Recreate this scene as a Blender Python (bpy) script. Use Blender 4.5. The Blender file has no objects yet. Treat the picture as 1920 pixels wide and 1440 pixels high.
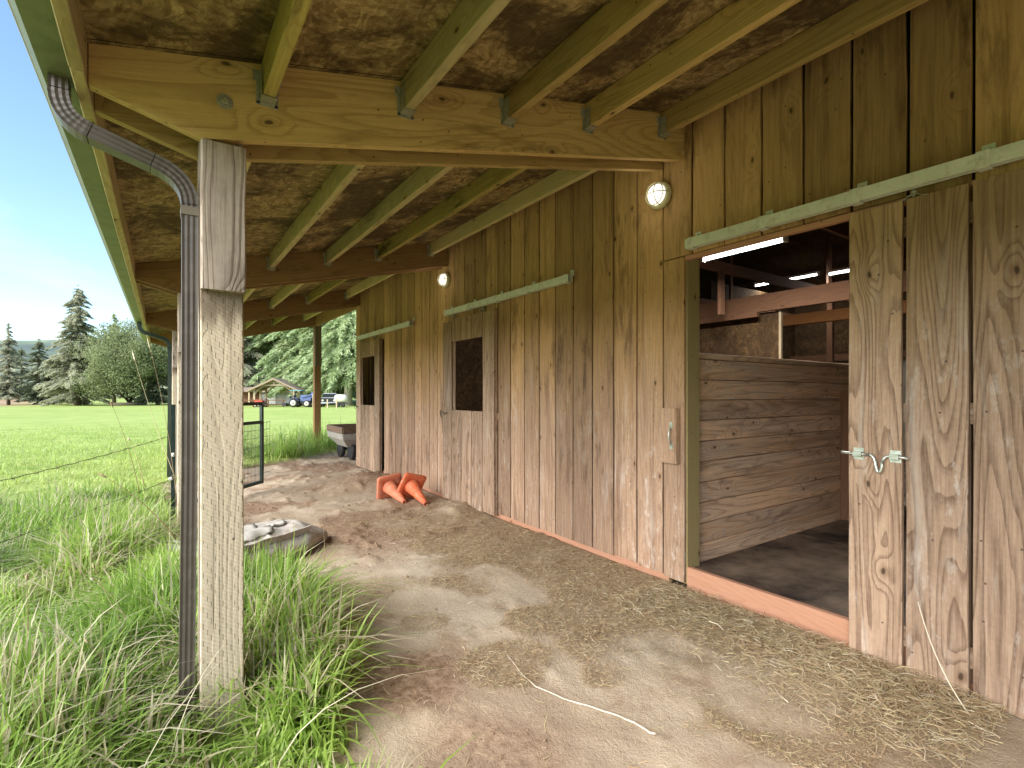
import bpy, math, random
import numpy as np
from mathutils import Vector, Matrix
random.seed(7); rng = np.random.default_rng(7)
S = bpy.context.scene; COL = S.collection
R = math.radians
# ---------------------------------------------------------------- camera, light, exposure
HC = 1.28                                     # eye height (m); barn wall runs along +Y at X = W
W = 2.83
YAW = 34.5
cam = bpy.data.cameras.new('camera'); cam.lens = 17.85; cam.sensor_width = 36
cam.shift_y = 18/1920; cam.clip_end = 3000; cam.clip_start = 0.05
co = bpy.data.objects.new('camera', cam); COL.objects.link(co)
co.location = (0, 0, HC); co.rotation_euler = (R(90), 0, R(-YAW)); S.camera = co

SUN_EL, SUN_AZ = 33, 259                      # azimuth clockwise from +Y (250 = from the left, a little behind)
world = bpy.data.worlds.new('World'); S.world = world; world.use_nodes = True
wn = world.node_tree; wn.nodes.clear()
sky = wn.nodes.new('ShaderNodeTexSky'); sky.sky_type = 'NISHITA'; sky.sun_disc = False
sky.sun_elevation = R(SUN_EL); sky.sun_rotation = R(SUN_AZ); sky.air_density = 1.0; sky.dust_density = 0.2; sky.ozone_density = 3.0
bg = wn.nodes.new('ShaderNodeBackground'); bg.inputs['Strength'].default_value = 0.068
wo = wn.nodes.new('ShaderNodeOutputWorld')
tc = wn.nodes.new('ShaderNodeTexCoord'); mp = wn.nodes.new('ShaderNodeMapping'); mp.inputs['Scale'].default_value = (1.2, 1.2, 3.0)
cn = wn.nodes.new('ShaderNodeTexNoise'); cn.inputs['Scale'].default_value = 1.6; cn.inputs['Detail'].default_value = 5; cn.inputs['Roughness'].default_value = .5; cn.inputs['Distortion'].default_value = .4
cr = wn.nodes.new('ShaderNodeValToRGB'); cr.color_ramp.elements[0].position = .62; cr.color_ramp.elements[1].position = .85
cr.color_ramp.elements[1].color = (.35, .35, .35, 1)
cmx = wn.nodes.new('ShaderNodeMixRGB'); cmx.inputs[2].default_value = (5.6, 6.3, 7.6, 1)
wn.links.new(tc.outputs['Generated'], mp.inputs['Vector']); wn.links.new(mp.outputs[0], cn.inputs['Vector'])
wn.links.new(cn.outputs['Fac'], cr.inputs[0]); wn.links.new(cr.outputs[0], cmx.inputs[0]); wn.links.new(sky.outputs[0], cmx.inputs[1])
wn.links.new(cmx.outputs[0], bg.inputs[0]); wn.links.new(bg.outputs[0], wo.inputs[0])
sd = bpy.data.lights.new('sun', 'SUN'); sd.energy = 2.0; sd.angle = R(60); sd.color = (1, .955, .89)
so = bpy.data.objects.new('sun', sd); COL.objects.link(so)
az, el = R(SUN_AZ), R(SUN_EL)
sv = Vector((math.sin(az)*math.cos(el), math.cos(az)*math.cos(el), math.sin(el)))
so.rotation_euler = sv.to_track_quat('Z', 'Y').to_euler(); so.location = (-8, -6, 12)
S.view_settings.view_transform = 'Standard'; S.view_settings.look = 'None'; S.view_settings.exposure = 2.36; S.view_settings.gamma = 1
S.cycles.max_bounces = 12; S.cycles.diffuse_bounces = 8; S.cycles.transparent_max_bounces = 4

# ---------------------------------------------------------------- projection helpers (depth t -> point)
cy, sy = math.cos(R(YAW)), math.sin(R(YAW))
def ray(px, py):
    u = (px-960)/952.; v = (py-738)/952.
    return Vector((sy+cy*u, cy-sy*u, -v))
def at(px, py, t): return Vector((0, 0, HC)) + ray(px, py)*t
# ---------------------------------------------------------------- numpy noise
def _h(i, j, s):
    n = (i*374761393 + j*668265263 + s*1442695041) & 0xffffffff
    n = ((n ^ (n >> 13))*1274126177) & 0xffffffff
    return ((n ^ (n >> 16)) & 0xffff)/65535.
def vn(x, y, s=0):
    x = np.asarray(x, float); y = np.asarray(y, float)
    i = np.floor(x).astype(np.int64); j = np.floor(y).astype(np.int64)
    fx = x-i; fy = y-j; fx = fx*fx*(3-2*fx); fy = fy*fy*(3-2*fy)
    return (_h(i, j, s)*(1-fx)+_h(i+1, j, s)*fx)*(1-fy)+(_h(i, j+1, s)*(1-fx)+_h(i+1, j+1, s)*fx)*fy
def fbm(x, y, s=0, o=4):
    a = 0; amp = .5; f = 1
    for k in range(o):
        a = a + amp*vn(x*f, y*f, s+k*17); amp *= .5; f *= 2.03
    return a
def sm(a, b, x):
    t = np.clip((x-a)/(b-a), 0, 1); return t*t*(3-2*t)
def grass_edge(Y):                            # X left of which grass grows
    Y = np.asarray(Y, float)
    return np.interp(Y, [-3, 1.0, 1.9, 2.6, 3.5, 4.0, 4.6, 6.0, 8.6, 9.4, 10.3, 11.2, 12.2, 13, 14, 18], [-.2, .15, .62, .70, .66, .35, .02, -.05, .15, .9, 1.9, 2.9, 5.0, 12.0, 60, 3000])
def grassiness(X, Y):
    X = np.asarray(X, float); Y = np.asarray(Y, float)
    e = grass_edge(Y) + (fbm(X*2.2, Y*2.2, 5)-.5)*.45
    return sm(.10, -.12, X-e)
def gz(X, Y):
    X = np.asarray(X, float); Y = np.asarray(Y, float)
    d = np.hypot(X, Y)
    z = -.006*np.clip(d-8, 0, 85)
    near = sm(22, 10, d)
    z = z + near*((fbm(X*.9, Y*.9, 3)-.47)*.09 + (fbm(X*3.5, Y*3.5, 9)-.47)*.04)*sm(3.2, 2.2, X)
    z = z + .06*grassiness(X, Y)*near
    z = z + .17*np.exp(-(((X-2.35)/.45)**2+((Y-6.95)/.55)**2)) * (.8+.5*fbm(X*6, Y*6, 2))
    z = z + .07*np.exp(-(((X-2.68)/.2)**2+((Y-4.95)/.3)**2))
    lump = fbm(X*9, Y*7, 31, 3)
    z = z + near*(1-grassiness(X, Y))*np.where(Y > 3.6, 1, .4)*sm(.5, .75, lump)*.03 + near*(1-grassiness(X, Y))*(fbm(X*19, Y*17, 51, 2)-.37)*.009*sm(3.2, 2.2, X)
    # beyond the field: slow rise, then wooded hills
    z = z + sm(110, 420, d)*10 + sm(260, 620, d)*(24+34*fbm(X/170+9, Y/170, 4)) + sm(600, 1200, d)*25
    return z
def G(X, Y): return float(gz(X, Y))
def gat(px, py):                              # ground point under a pixel
    r = ray(px, py); t = 2.
    for _ in range(60):
        z = G(r.x*t, r.y*t); t = .5*t + .5*max(.3, (HC-z)/max(-r.z, 1e-4))
    return Vector((r.x*t, r.y*t, G(r.x*t, r.y*t)))

# ---------------------------------------------------------------- node helper
class NT:
    def __init__(s, name):
        s.m = bpy.data.materials.new(name); s.m.use_nodes = True
        s.t = s.m.node_tree; s.t.nodes.clear(); s.out = s.n('ShaderNodeOutputMaterial')
    def n(s, k): return s.t.nodes.new(k)
    def put(s, sock, v):
        if hasattr(v, 'is_output'): s.t.links.new(v, sock)
        elif v is not None:
            if hasattr(sock.default_value, '__len__') and not hasattr(v, '__len__'): v = (v,)*len(sock.default_value)
            if hasattr(v, '__len__') and len(sock.default_value) == 4 and len(v) == 3: v = (*v, 1)
            sock.default_value = v
    def math(s, op, a, b=None, c=None, clamp=False):
        n = s.n('ShaderNodeMath'); n.operation = op; n.use_clamp = clamp
        s.put(n.inputs[0], a)
        if b is not None: s.put(n.inputs[1], b)
        if c is not None: s.put(n.inputs[2], c)
        return n.outputs[0]
    def vmul(s, v, k):
        n = s.n('ShaderNodeVectorMath'); n.operation = 'MULTIPLY'; s.put(n.inputs[0], v); s.put(n.inputs[1], k); return n.outputs[0]
    def vadd(s, v, k):
        n = s.n('ShaderNodeVectorMath'); n.operation = 'ADD'; s.put(n.inputs[0], v); s.put(n.inputs[1], k); return n.outputs[0]
    def comb(s, x, y, z):
        n = s.n('ShaderNodeCombineXYZ'); s.put(n.inputs[0], x); s.put(n.inputs[1], y); s.put(n.inputs[2], z); return n.outputs[0]
    def sep(s, v):
        n = s.n('ShaderNodeSeparateXYZ'); s.put(n.inputs[0], v); return n.outputs
    def noise(s, v, scale=1, detail=3, rough=.5, dist=0, color=False):
        n = s.n('ShaderNodeTexNoise'); s.put(n.inputs['Vector'], v); n.inputs['Scale'].default_value = scale
        n.inputs['Detail'].default_value = detail; n.inputs['Roughness'].default_value = rough; n.inputs['Distortion'].default_value = dist
        return n.outputs['Color' if color else 'Fac']
    def vor(s, v, scale=1, rand=1, feature='F1', dims='3D'):
        n = s.n('ShaderNodeTexVoronoi'); n.voronoi_dimensions = dims; n.feature = feature; s.put(n.inputs['Vector'], v)
        n.inputs['Scale'].default_value = scale; n.inputs['Randomness'].default_value = rand; return n.outputs
    def ramp(s, f, stops, interp='LINEAR'):
        n = s.n('ShaderNodeValToRGB'); cr = n.color_ramp; cr.interpolation = interp
        while len(cr.elements) < len(stops): cr.elements.new(.5)
        for e, (p, c) in zip(cr.elements, stops):
            e.position = p; e.color = (*c, 1) if hasattr(c, '__len__') else (c, c, c, 1)
        s.put(n.inputs[0], f); return n.outputs[0]
    def rng(s, f, a, b, c=0., d=1.):
        n = s.n('ShaderNodeMapRange'); n.interpolation_type = 'SMOOTHSTEP'
        for i, v in enumerate((f, a, b, c, d)): s.put(n.inputs[i], v)
        return n.outputs[0]
    def mix(s, f, a, b, mode='MIX'):
        n = s.n('ShaderNodeMixRGB'); n.blend_type = mode
        s.put(n.inputs[0], f); s.put(n.inputs[1], a); s.put(n.inputs[2], b); return n.outputs[0]
    def attr(s, name):
        n = s.n('ShaderNodeAttribute'); n.attribute_name = name; return n.outputs['Fac']
    def uv(s):
        n = s.n('ShaderNodeUVMap'); n.uv_map = 'UVMap'; return n.outputs[0]
    def pos(s): return s.n('ShaderNodeNewGeometry').outputs['Position']
    def obj(s): return s.n('ShaderNodeTexCoord').outputs['Object']
    def bump(s, h, strength=.3, dist=.01):
        n = s.n('ShaderNodeBump'); n.inputs['Strength'].default_value = strength; n.inputs['Distance'].default_value = dist
        s.put(n.inputs['Height'], h); return n.outputs[0]
    def bsdf(s, color, rough=.7, metal=0, normal=None, spec=.3, trans=None, emit=None, estr=0):
        n = s.n('ShaderNodeBsdfPrincipled'); s.put(n.inputs['Base Color'], color); s.put(n.inputs['Roughness'], rough)
        n.inputs['Metallic'].default_value = metal; n.inputs['Specular IOR Level'].default_value = spec
        if normal is not None: s.put(n.inputs['Normal'], normal)
        if emit is not None: s.put(n.inputs['Emission Color'], emit); n.inputs['Emission Strength'].default_value = estr
        o = n.outputs[0]
        if trans is not None:
            tr = s.n('ShaderNodeBsdfTranslucent'); s.put(tr.inputs[0], color); mx = s.n('ShaderNodeMixShader'); mx.inputs[0].default_value = trans
            s.t.links.new(o, mx.inputs[1]); s.t.links.new(tr.outputs[0], mx.inputs[2]); o = mx.outputs[0]
        s.t.links.new(o, s.out.inputs[0]); return s.m
def srgb(r, g, b): return tuple(((c/255)/12.92 if c/255 <= .04045 else ((c/255+.055)/1.055)**2.4) for c in (r, g, b))

# ---------------------------------------------------------------- materials
def wood(name, light, dark, weather=None, wz=None, knots=True, bump=.35, incise=False, mould=0., mouldc=(.02, .016, .01), green=0., ring=.5, tone=(.78, 1.18)):
    s = NT(name); r = s.attr('rnd'); uv = s.sep(s.uv()); P = s.pos()
    u = s.math('ADD', uv[0], s.math('MULTIPLY', r, 13.7)); v = s.math('ADD', uv[1], s.math('MULTIPLY', r, 57.3))
    V = s.comb(u, v, s.math('MULTIPLY', r, 91.))
    vo = s.vor(s.comb(s.math('ADD', s.math('MULTIPLY', u, 1.25), s.math('MULTIPLY', s.noise(s.vmul(V, (14, 9, 1)), 1, 2), .035)), s.math('MULTIPLY', v, .62), 0), 3.6, 1, dims='2D')
    kd = s.math('MULTIPLY', vo[0], .28); on = s.math('GREATER_THAN', s.sep(vo[1])[0], .55)
    low = s.noise(s.vmul(V, (5.0, .42, 1)), 1, 1.5, .45)
    if knots:
        low = s.math('ADD', low, s.math('MULTIPLY', s.math('MULTIPLY', s.rng(kd, .09, .0), on), .10))
    low = s.math('ADD', low, s.math('MULTIPLY', s.noise(s.vmul(V, (40, 2.5, 1)), 1, 1), .02))
    rg = s.math('FRACT', s.math('MULTIPLY', low, 24.))
    ringm = s.math('MULTIPLY', s.rng(rg, .45, .95), s.rng(rg, 1., .95))
    fine = s.math('ADD', s.math('MULTIPLY', s.noise(s.vmul(V, (110, 3.2, 1)), 1, 4, .75), .75), s.math('MULTIPLY', s.noise(s.vmul(V, (60, 45, 1)), 1, 3, .7), .25))
    fm = s.noise(s.vmul(V, (45, 1.3, 1)), 1, 2, .5)
    f = s.math('ADD', s.math('MULTIPLY', ringm, ring), s.math('MULTIPLY', s.math('SUBTRACT', fine, .34), .8 if incise else 1.5), clamp=True)
    col = s.mix(f, light, dark)
    col = s.mix(s.rng(fm, .3, .75, 0, .35), col, s.mix(.5, dark, light))
    if weather:
        wl, wd = weather
        wcol = s.mix(s.math('ADD', s.math('MULTIPLY', ringm, ring*.9), s.math('MULTIPLY', s.math('SUBTRACT', fine, .36), 2.1), clamp=True), wl, wd)
        if wz:
            z = s.sep(P)[2]
            n1 = s.noise(s.vmul(V, (5, .9, 1)), 1, 4, .6)
            zz = s.math('ADD', z, s.math('MULTIPLY', s.math('SUBTRACT', n1, .5), 1.5))
            wf = s.rng(zz, wz[1], wz[0])
        else:
            wf = s.rng(s.noise(s.vmul(V, (6, .8, 1)), 1, 4, .6), .35, .6)
        col = s.mix(wf, col, wcol)
        # pale crust / scuffs
        cr = s.noise(s.vmul(V, (26, 9, 1)), 1, 5, .7)
        cmask = s.math('MULTIPLY', s.rng(cr, .52, .66), s.rng(s.noise(s.vmul(V, (5, .9, 1)), 1, 2), .46, .62))
        if wz: cmask = s.math('MULTIPLY', cmask, wf)
        col = s.mix(s.math('MULTIPLY', cmask, .6), col, (.54, .47, .39))
    if weather:
        sk = s.noise(s.vmul(V, (16, .55, 1)), 1, 4, .65)
        col = s.mix(s.math('MULTIPLY', s.rng(sk, .48, .66), .55), col, s.mix(1, col, (.55, .5, .46), 'MULTIPLY'))
        pk = s.noise(s.vmul(s.vadd(V, 4.4), (12, 1.1, 1)), 1, 5, .7)
        col = s.mix(s.math('MULTIPLY', s.math('MULTIPLY', s.rng(pk, .54, .68), wf), .42), col, (.52, .44, .36))
    if mould:
        mn = s.noise(s.vmul(V, (9, 1.6, 1)), 1, 6, .68)
        mb_ = s.noise(P, 1.1, 2)
        mk = s.math('MULTIPLY', s.rng(mn, .5, .68), s.rng(mb_, .42, .6))
        col = s.mix(s.math('MULTIPLY', mk, mould), col, mouldc)
    if green:
        gk = s.rng(s.noise(P, 1.7, 4, .6), .45, .68); col = s.mix(s.math('MULTIPLY', gk, green), col, srgb(120, 128, 40))
    if incise:
        ck = s.noise(s.vmul(V, (24, .5, 1)), 1, 3, .6); col = s.mix(s.math('MULTIPLY', s.rng(ck, .60, .64), s.rng(s.noise(s.vmul(V, (3, 1.1, 1)), 1, 2), .48, .56)), col, (.10, .075, .05))
        zt_ = s.sep(P)[2]; col = s.mix(s.math('MULTIPLY', s.rng(s.math('ADD', zt_, s.math('MULTIPLY', s.noise(s.vmul(V, (20, 3, 1)), 1, 3), .25)), 1.62, 1.74), .75), col, BR(88, 70, 54))
        col = s.mix(s.math('MULTIPLY', s.rng(s.math('ADD', zt_, s.math('MULTIPLY', s.noise(s.vmul(V, (12, 3, 1)), 1, 3), .3)), .30, .12), .3), col, BR(130, 116, 84))
    wnn = s.n('ShaderNodeTexWhiteNoise'); wnn.noise_dimensions = '1D'; s.put(wnn.inputs['W'], s.math('MULTIPLY', r, 517.))
    tn = s.rng(wnn.outputs[0], 0, 1, tone[0], tone[1])
    col = s.mix(1, col, s.comb(tn, tn, tn), 'MULTIPLY')
    h = s.math('SUBTRACT', s.math('MULTIPLY', fine, .5), s.math('MULTIPLY', ringm, .5))
    if knots:
        kk = s.math('MULTIPLY', s.rng(kd, .014, .006), on)
        kr = s.math('MULTIPLY', s.rng(kd, .03, .015), on)
        col = s.mix(s.math('MULTIPLY', kr, .35), col, dark); col = s.mix(s.math('MULTIPLY', kk, .8), col, (.035, .02, .01))
        h = s.math('SUBTRACT', h, s.math('MULTIPLY', kk, .5))
    nv = s.vor(s.comb(s.math('MULTIPLY', u, 1), s.math('MULTIPLY', v, 1), 0), 5.5, 1, dims='2D')
    nk = s.math('MULTIPLY', s.math('LESS_THAN', nv[0], .026), s.math('GREATER_THAN', s.sep(nv[1])[1], .55))
    col = s.mix(s.math('MULTIPLY', nk, .75), col, (.05, .035, .025))
    if incise:
        uu = s.math('DIVIDE', uv[0], .0125); iu = s.math('FLOOR', uu)
        a = s.math('LESS_THAN', s.math('ABSOLUTE', s.math('SUBTRACT', s.math('FRACT', uu), .5)), .085)
        b = s.math('LESS_THAN', s.math('FRACT', s.math('ADD', s.math('DIVIDE', uv[1], .062), s.math('MULTIPLY', iu, .37))), .33)
        jn = s.rng(s.noise(s.vmul(V, (30, 12, 1)), 1, 2), .36, .5)
        k = s.math('MULTIPLY', s.math('MULTIPLY', a, b), jn)
        col = s.mix(s.math('MULTIPLY', k, .75), col, (.05, .037, .025)); h = s.math('SUBTRACT', h, s.math('MULTIPLY', k, 1.3))
        sw = s.n('ShaderNodeTexWave'); s.put(sw.inputs['Vector'], s.comb(uv[0], s.math('MULTIPLY', uv[1], 1.6), 0)); sw.bands_direction = 'DIAGONAL'
        sw.inputs['Scale'].default_value = 26; sw.inputs['Distortion'].default_value = 2.5; sw.inputs['Detail'].default_value = 2
        col = s.mix(s.math('MULTIPLY', sw.outputs['Fac'], .16), col, (.20, .15, .10)); h = s.math('ADD', h, s.math('MULTIPLY', sw.outputs['Fac'], .25))
    return s.bsdf(col, .82, normal=s.bump(h, bump, .004), spec=.2)

M = {}
BR = srgb
M['siding'] = wood('siding_wood', BR(200, 158, 108), BR(142, 106, 70), weather=(BR(180, 148, 120), BR(112, 85, 67)), wz=(.8, 2.0), mould=.75, mouldc=BR(76, 54, 38), bump=.5, ring=.22, tone=(.66, 1.14))
M['door'] = wood('door_wood', BR(178, 146, 108), BR(124, 96, 70), weather=(BR(178, 150, 124), BR(114, 90, 72)), wz=(1.2, 2.35), ring=.6, mould=.3, mouldc=BR(96, 74, 52), bump=.6)
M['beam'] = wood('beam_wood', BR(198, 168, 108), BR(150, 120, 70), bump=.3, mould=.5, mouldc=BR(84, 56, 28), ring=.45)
M['purlin'] = wood('purlin_wood', BR(204, 184, 136), BR(154, 132, 88), bump=.25, mould=.55, mouldc=BR(70, 60, 34), green=.15, ring=.3)
M['purlin_mouldy'] = wood('mouldy_purlin_wood', BR(176, 156, 90), BR(128, 106, 56), bump=.3, mould=1.0, mouldc=BR(52, 44, 26), green=.12, ring=.35)
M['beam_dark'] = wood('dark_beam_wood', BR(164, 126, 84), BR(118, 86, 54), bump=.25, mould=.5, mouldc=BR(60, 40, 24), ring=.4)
M['post'] = wood('treated_post_wood', BR(222, 204, 176), BR(180, 160, 132), knots=True, incise=True, bump=.55, ring=.05, mould=.25, mouldc=BR(120, 112, 80), tone=(.96, 1.04))
M['block'] = wood('weathered_block_wood', BR(192, 176, 160), BR(104, 86, 70), bump=.8, ring=.5, mould=.5, mouldc=BR(94, 78, 66), tone=(.98, 1.02))
M['jamb'] = wood('jamb_wood', BR(158, 142, 98), BR(128, 110, 70), bump=.2, ring=.15, tone=(.97, 1.03))
M['rust'] = wood('redwood_stained_board', BR(184, 138, 110), BR(160, 112, 84), bump=.15, ring=.25, tone=(.95, 1.05), mould=.4, mouldc=BR(160, 110, 80))
M['plank'] = wood('stall_plank_wood', BR(236, 196, 156), BR(184, 142, 110), weather=(BR(222, 190, 160), BR(160, 130, 108)), bump=.4, ring=.55, mould=.5, mouldc=BR(104, 82, 66), tone=(.84, 1.12))
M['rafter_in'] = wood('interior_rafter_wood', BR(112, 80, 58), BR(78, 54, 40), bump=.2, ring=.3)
M['orange'] = wood('new_pine_board', BR(206, 146, 92), BR(176, 116, 68), bump=.15, ring=.3)
M['cedar'] = wood('pavilion_wood', BR(186, 168, 138), BR(142, 122, 96), bump=.2, ring=.3)
M['cart_wood'] = wood('cart_rail_wood', BR(128, 104, 86), BR(88, 70, 58), bump=.3)

def osb(name, a, b, c, stain, amt):
    s = NT(name); P = s.pos()
    d = s.noise(P, 3, 3, .5, color=True); D = s.vadd(P, s.vmul(d, .34))
    v1 = s.vor(s.vmul(D, (52, 17, 20)), 1); v2 = s.vor(s.vmul(s.vadd(D, 5.3), (19, 60, 20)), 1)
    k = s.math('ADD', s.math('MULTIPLY', s.math('ADD', s.sep(v1[1])[0], s.sep(v2[1])[1]), .28), s.math('MULTIPLY', s.noise(s.vmul(D, (30, 11, 20)), 1, 5, .75, .6), .46))
    col = s.ramp(k, [(0.1, c), (.45, b), (.75, a), (1., tuple(x*1.25 for x in a))])
    m1 = s.noise(P, 1.5, 6, .7, .8); m2 = s.noise(s.vadd(P, 9), 7, 5, .7, .6)
    mk = s.math('ADD', s.rng(m1, .44, .60), s.math('MULTIPLY', s.rng(m2, .50, .66), .6), clamp=True)
    col = s.mix(s.math('MULTIPLY', mk, amt), col, stain)
    pp_ = s.sep(P)
    jx = s.math('LESS_THAN', s.math('FRACT', s.math('DIVIDE', s.math('ADD', pp_[0], .24), 1.19)), .0045)
    jy = s.math('LESS_THAN', s.math('FRACT', s.math('DIVIDE', s.math('ADD', pp_[1], .35), 2.44)), .0022)
    jj = s.math('MAXIMUM', jx, jy); col = s.mix(jj, col, (.01, .008, .005))
    fl = s.noise(P, 60, 2, .6); col = s.mix(s.rng(fl, .45, .7, 0, .35), col, c)
    return s.bsdf(col, .85, normal=s.bump(s.math('ADD', k, fl), .6, .006), spec=.15)
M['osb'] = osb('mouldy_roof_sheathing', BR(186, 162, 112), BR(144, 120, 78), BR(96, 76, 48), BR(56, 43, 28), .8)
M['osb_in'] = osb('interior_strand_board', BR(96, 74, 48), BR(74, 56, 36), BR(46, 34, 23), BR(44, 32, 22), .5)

def plain(name, c, rough=.5, metal=0, var=.15, scale=8, dirt=None, dirtamt=.4, bump=0, spec=.4, trans=None):
    s = NT(name); O = s.pos()
    n = s.noise(O, scale, 5, .6)
    col = s.mix(s.rng(n, .3, .7), tuple(x*(1-var) for x in c), tuple(min(1, x*(1+var)) for x in c))
    if dirt: col = s.mix(s.math('MULTIPLY', s.rng(s.noise(O, scale*2.7, 6, .7), .48, .66), dirtamt), col, dirt)
    nm = s.bump(s.noise(O, scale*12, 4, .6), bump, .003) if bump else None
    return s.bsdf(col, s.rng(n, .2, .8, rough-.08, rough+.1), metal, nm, spec, trans)
M['track'] = plain('track_enamel_steel', BR(208, 208, 190), .4, .0, .06, 9, BR(140, 140, 110), .35)
M['galv'] = plain('galvanised_steel', BR(160, 156, 138), .5, .25, .15, 40, BR(90, 92, 74), .5)
M['steel'] = plain('zinc_steel', BR(196, 198, 186), .35, .8, .1, 50)
M['spout'] = plain('brown_painted_aluminium', BR(88, 79, 71), .45, .1, .05, 7, BR(130, 120, 110), .25, spec=.5)
M['spout_dark'] = plain('dark_green_painted_steel', BR(44, 54, 46), .45, .2, .1, 7)
M['gutter'] = plain('olive_green_gutter', BR(116, 120, 90), .5, .05, .14, 3, BR(92, 98, 68), .6)  # greyed olive green with darker olive blotches
M['gutter_lip'] = plain('gutter_lip_brown', BR(150, 140, 124), .35, .3, .1, 5)
M['fascia'] = M['purlin']
M['roofing'] = plain('roof_metal', BR(90, 84, 74), .5, .3, .1, 2)
M['gatepaint'] = plain('dark_green_gate_paint', BR(40, 56, 50), .4, .2, .12, 12, BR(80, 84, 70), .3)
M['wire'] = plain('dull_wire', BR(70, 68, 56), .6, .2, .1, 20)
M['barb'] = plain('rusty_barbed_wire', BR(104, 92, 68), .6, .4, .1, 20)
M['white'] = plain('white_plastic', BR(225, 224, 215), .4, 0, .04, 10, BR(170, 160, 140), .3)
M['cone'] = plain('faded_orange_rubber', BR(214, 104, 62), .6, 0, .1, 14, BR(188, 150, 126), .7, .3)
M['cone2'] = plain('pale_faded_orange_rubber', BR(204, 118, 84), .65, 0, .12, 14, BR(190, 150, 126), .75, .2)
M['sack'] = plain('grimy_canvas', BR(176, 170, 160), .8, 0, .14, 9, BR(136, 112, 84), .7, .5)
M['sackwhite'] = plain('white_woven_panel', BR(164, 160, 150), .7, 0, .06, 12, BR(168, 150, 124), .4, .3)
M['tub'] = plain('grey_poly_tub', BR(168, 160, 150), .5, 0, .08, 6, BR(120, 108, 92), .5)
M['rubber'] = plain('black_tyre_rubber', BR(38, 37, 36), .8, 0, .2, 20, BR(88, 78, 64), .4)
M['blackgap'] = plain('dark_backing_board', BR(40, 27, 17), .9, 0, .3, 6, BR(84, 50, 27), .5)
M['blue'] = plain('tractor_blue_paint', BR(84, 98, 140), .4, 0, .1, 2)
M['red'] = plain('red_paint', BR(190, 74, 56), .45, 0, .1, 2)
M['rim'] = plain('pale_wheel_rim', BR(206, 200, 180), .5, 0, .1, 3)
M['darkpaint'] = plain('dark_machine_paint', BR(40, 42, 44), .45, .1, .2, 3)
M['teal'] = plain('teal_canopy', BR(84, 140, 142), .5, 0, .1, 2)
M['carwhite'] = plain('white_car_paint', BR(170, 172, 174), .3, 0, .05, 1)
M['carglass'] = plain('dark_car_glass', BR(30, 36, 42), .08, 0, .1, 1, spec=.8)
M['greywall'] = plain('grey_shed_siding', BR(158, 158, 152), .7, 0, .1, 2)
M['whitedoor'] = plain('white_shed_door', BR(226, 226, 220), .6, 0, .04, 2)
M['shingle'] = plain('brown_roof_shingle', BR(134, 118, 104), .8, 0, .2, 3)
M['greypanel'] = plain('grey_wall_panel', BR(150, 146, 132), .7, 0, .1, 3)
M['stick'] = plain('bleached_stick', BR(206, 190, 168), .8, 0, .12, 30, BR(150, 128, 104), .5)
M['bark'] = plain('tree_bark', BR(98, 84, 68), .9, 0, .3, 5, BR(140, 138, 124), .5, .6)
M['bark_pale'] = plain('pale_lichen_bark', BR(150, 144, 128), .9, 0, .2, 3, BR(110, 120, 84), .6, .6)
M['log'] = plain('old_log_wood', BR(150, 134, 110), .9, 0, .2, 3)

def mat_mat():
    s = NT('ribbed_rubber_mat'); P = s.pos(); p = s.sep(P)
    w = s.math('ABSOLUTE', s.math('SINE', s.math('MULTIPLY', p[1], 260)))
    w2 = s.math('ABSOLUTE', s.math('SINE', s.math('MULTIPLY', p[0], 170)))
    n = s.noise(P, 2.3, 5, .65); n2 = s.noise(P, 30, 4, .7)
    col = s.ramp(n, [(.34, BR(40, 31, 26)), (.46, BR(100, 84, 70)), (.66, BR(146, 126, 106))])
    col = s.mix(s.math('MULTIPLY', s.math('MULTIPLY', w, w2), .5), col, BR(52, 42, 36))
    col = s.mix(s.rng(n2, .6, .75, 0, .5), col, BR(150, 130, 100))
    return s.bsdf(col, .7, normal=s.bump(s.math('ADD', s.math('MULTIPLY', w, w2), n2), .5, .004), spec=.3)
M['mat'] = mat_mat()

def foliage(name, c1, c2, c3, trans=.25, rough=.6):
    s = NT(name); r = s.attr('rnd'); P = s.pos()
    n = s.noise(P, .55, 3, .6)
    k = s.math('ADD', s.math('MULTIPLY', r, .6), s.math('MULTIPLY', n, .5))
    return s.bsdf(s.ramp(k, [(.2, c1), (.5, c2), (.85, c3)]), rough, trans=trans, spec=.2)
M['fir'] = foliage('fir_needles', BR(112, 122, 96), BR(144, 152, 122), BR(176, 180, 148), .5)
M['fir_grey'] = foliage('greyish_fir_needles', BR(132, 136, 112), BR(164, 166, 138), BR(194, 194, 166), .5)
M['fir_bright'] = foliage('bright_fir_needles', BR(112, 130, 88), BR(154, 172, 122), BR(196, 208, 162), trans=.35)
M['pale_leaf'] = foliage('young_spring_leaves', BR(118, 130, 92), BR(142, 152, 108), BR(168, 176, 130), .45)
M['yellow_leaf'] = foliage('yellow_green_leaves', BR(128, 130, 66), BR(160, 160, 86), BR(190, 188, 110), .4)

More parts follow.
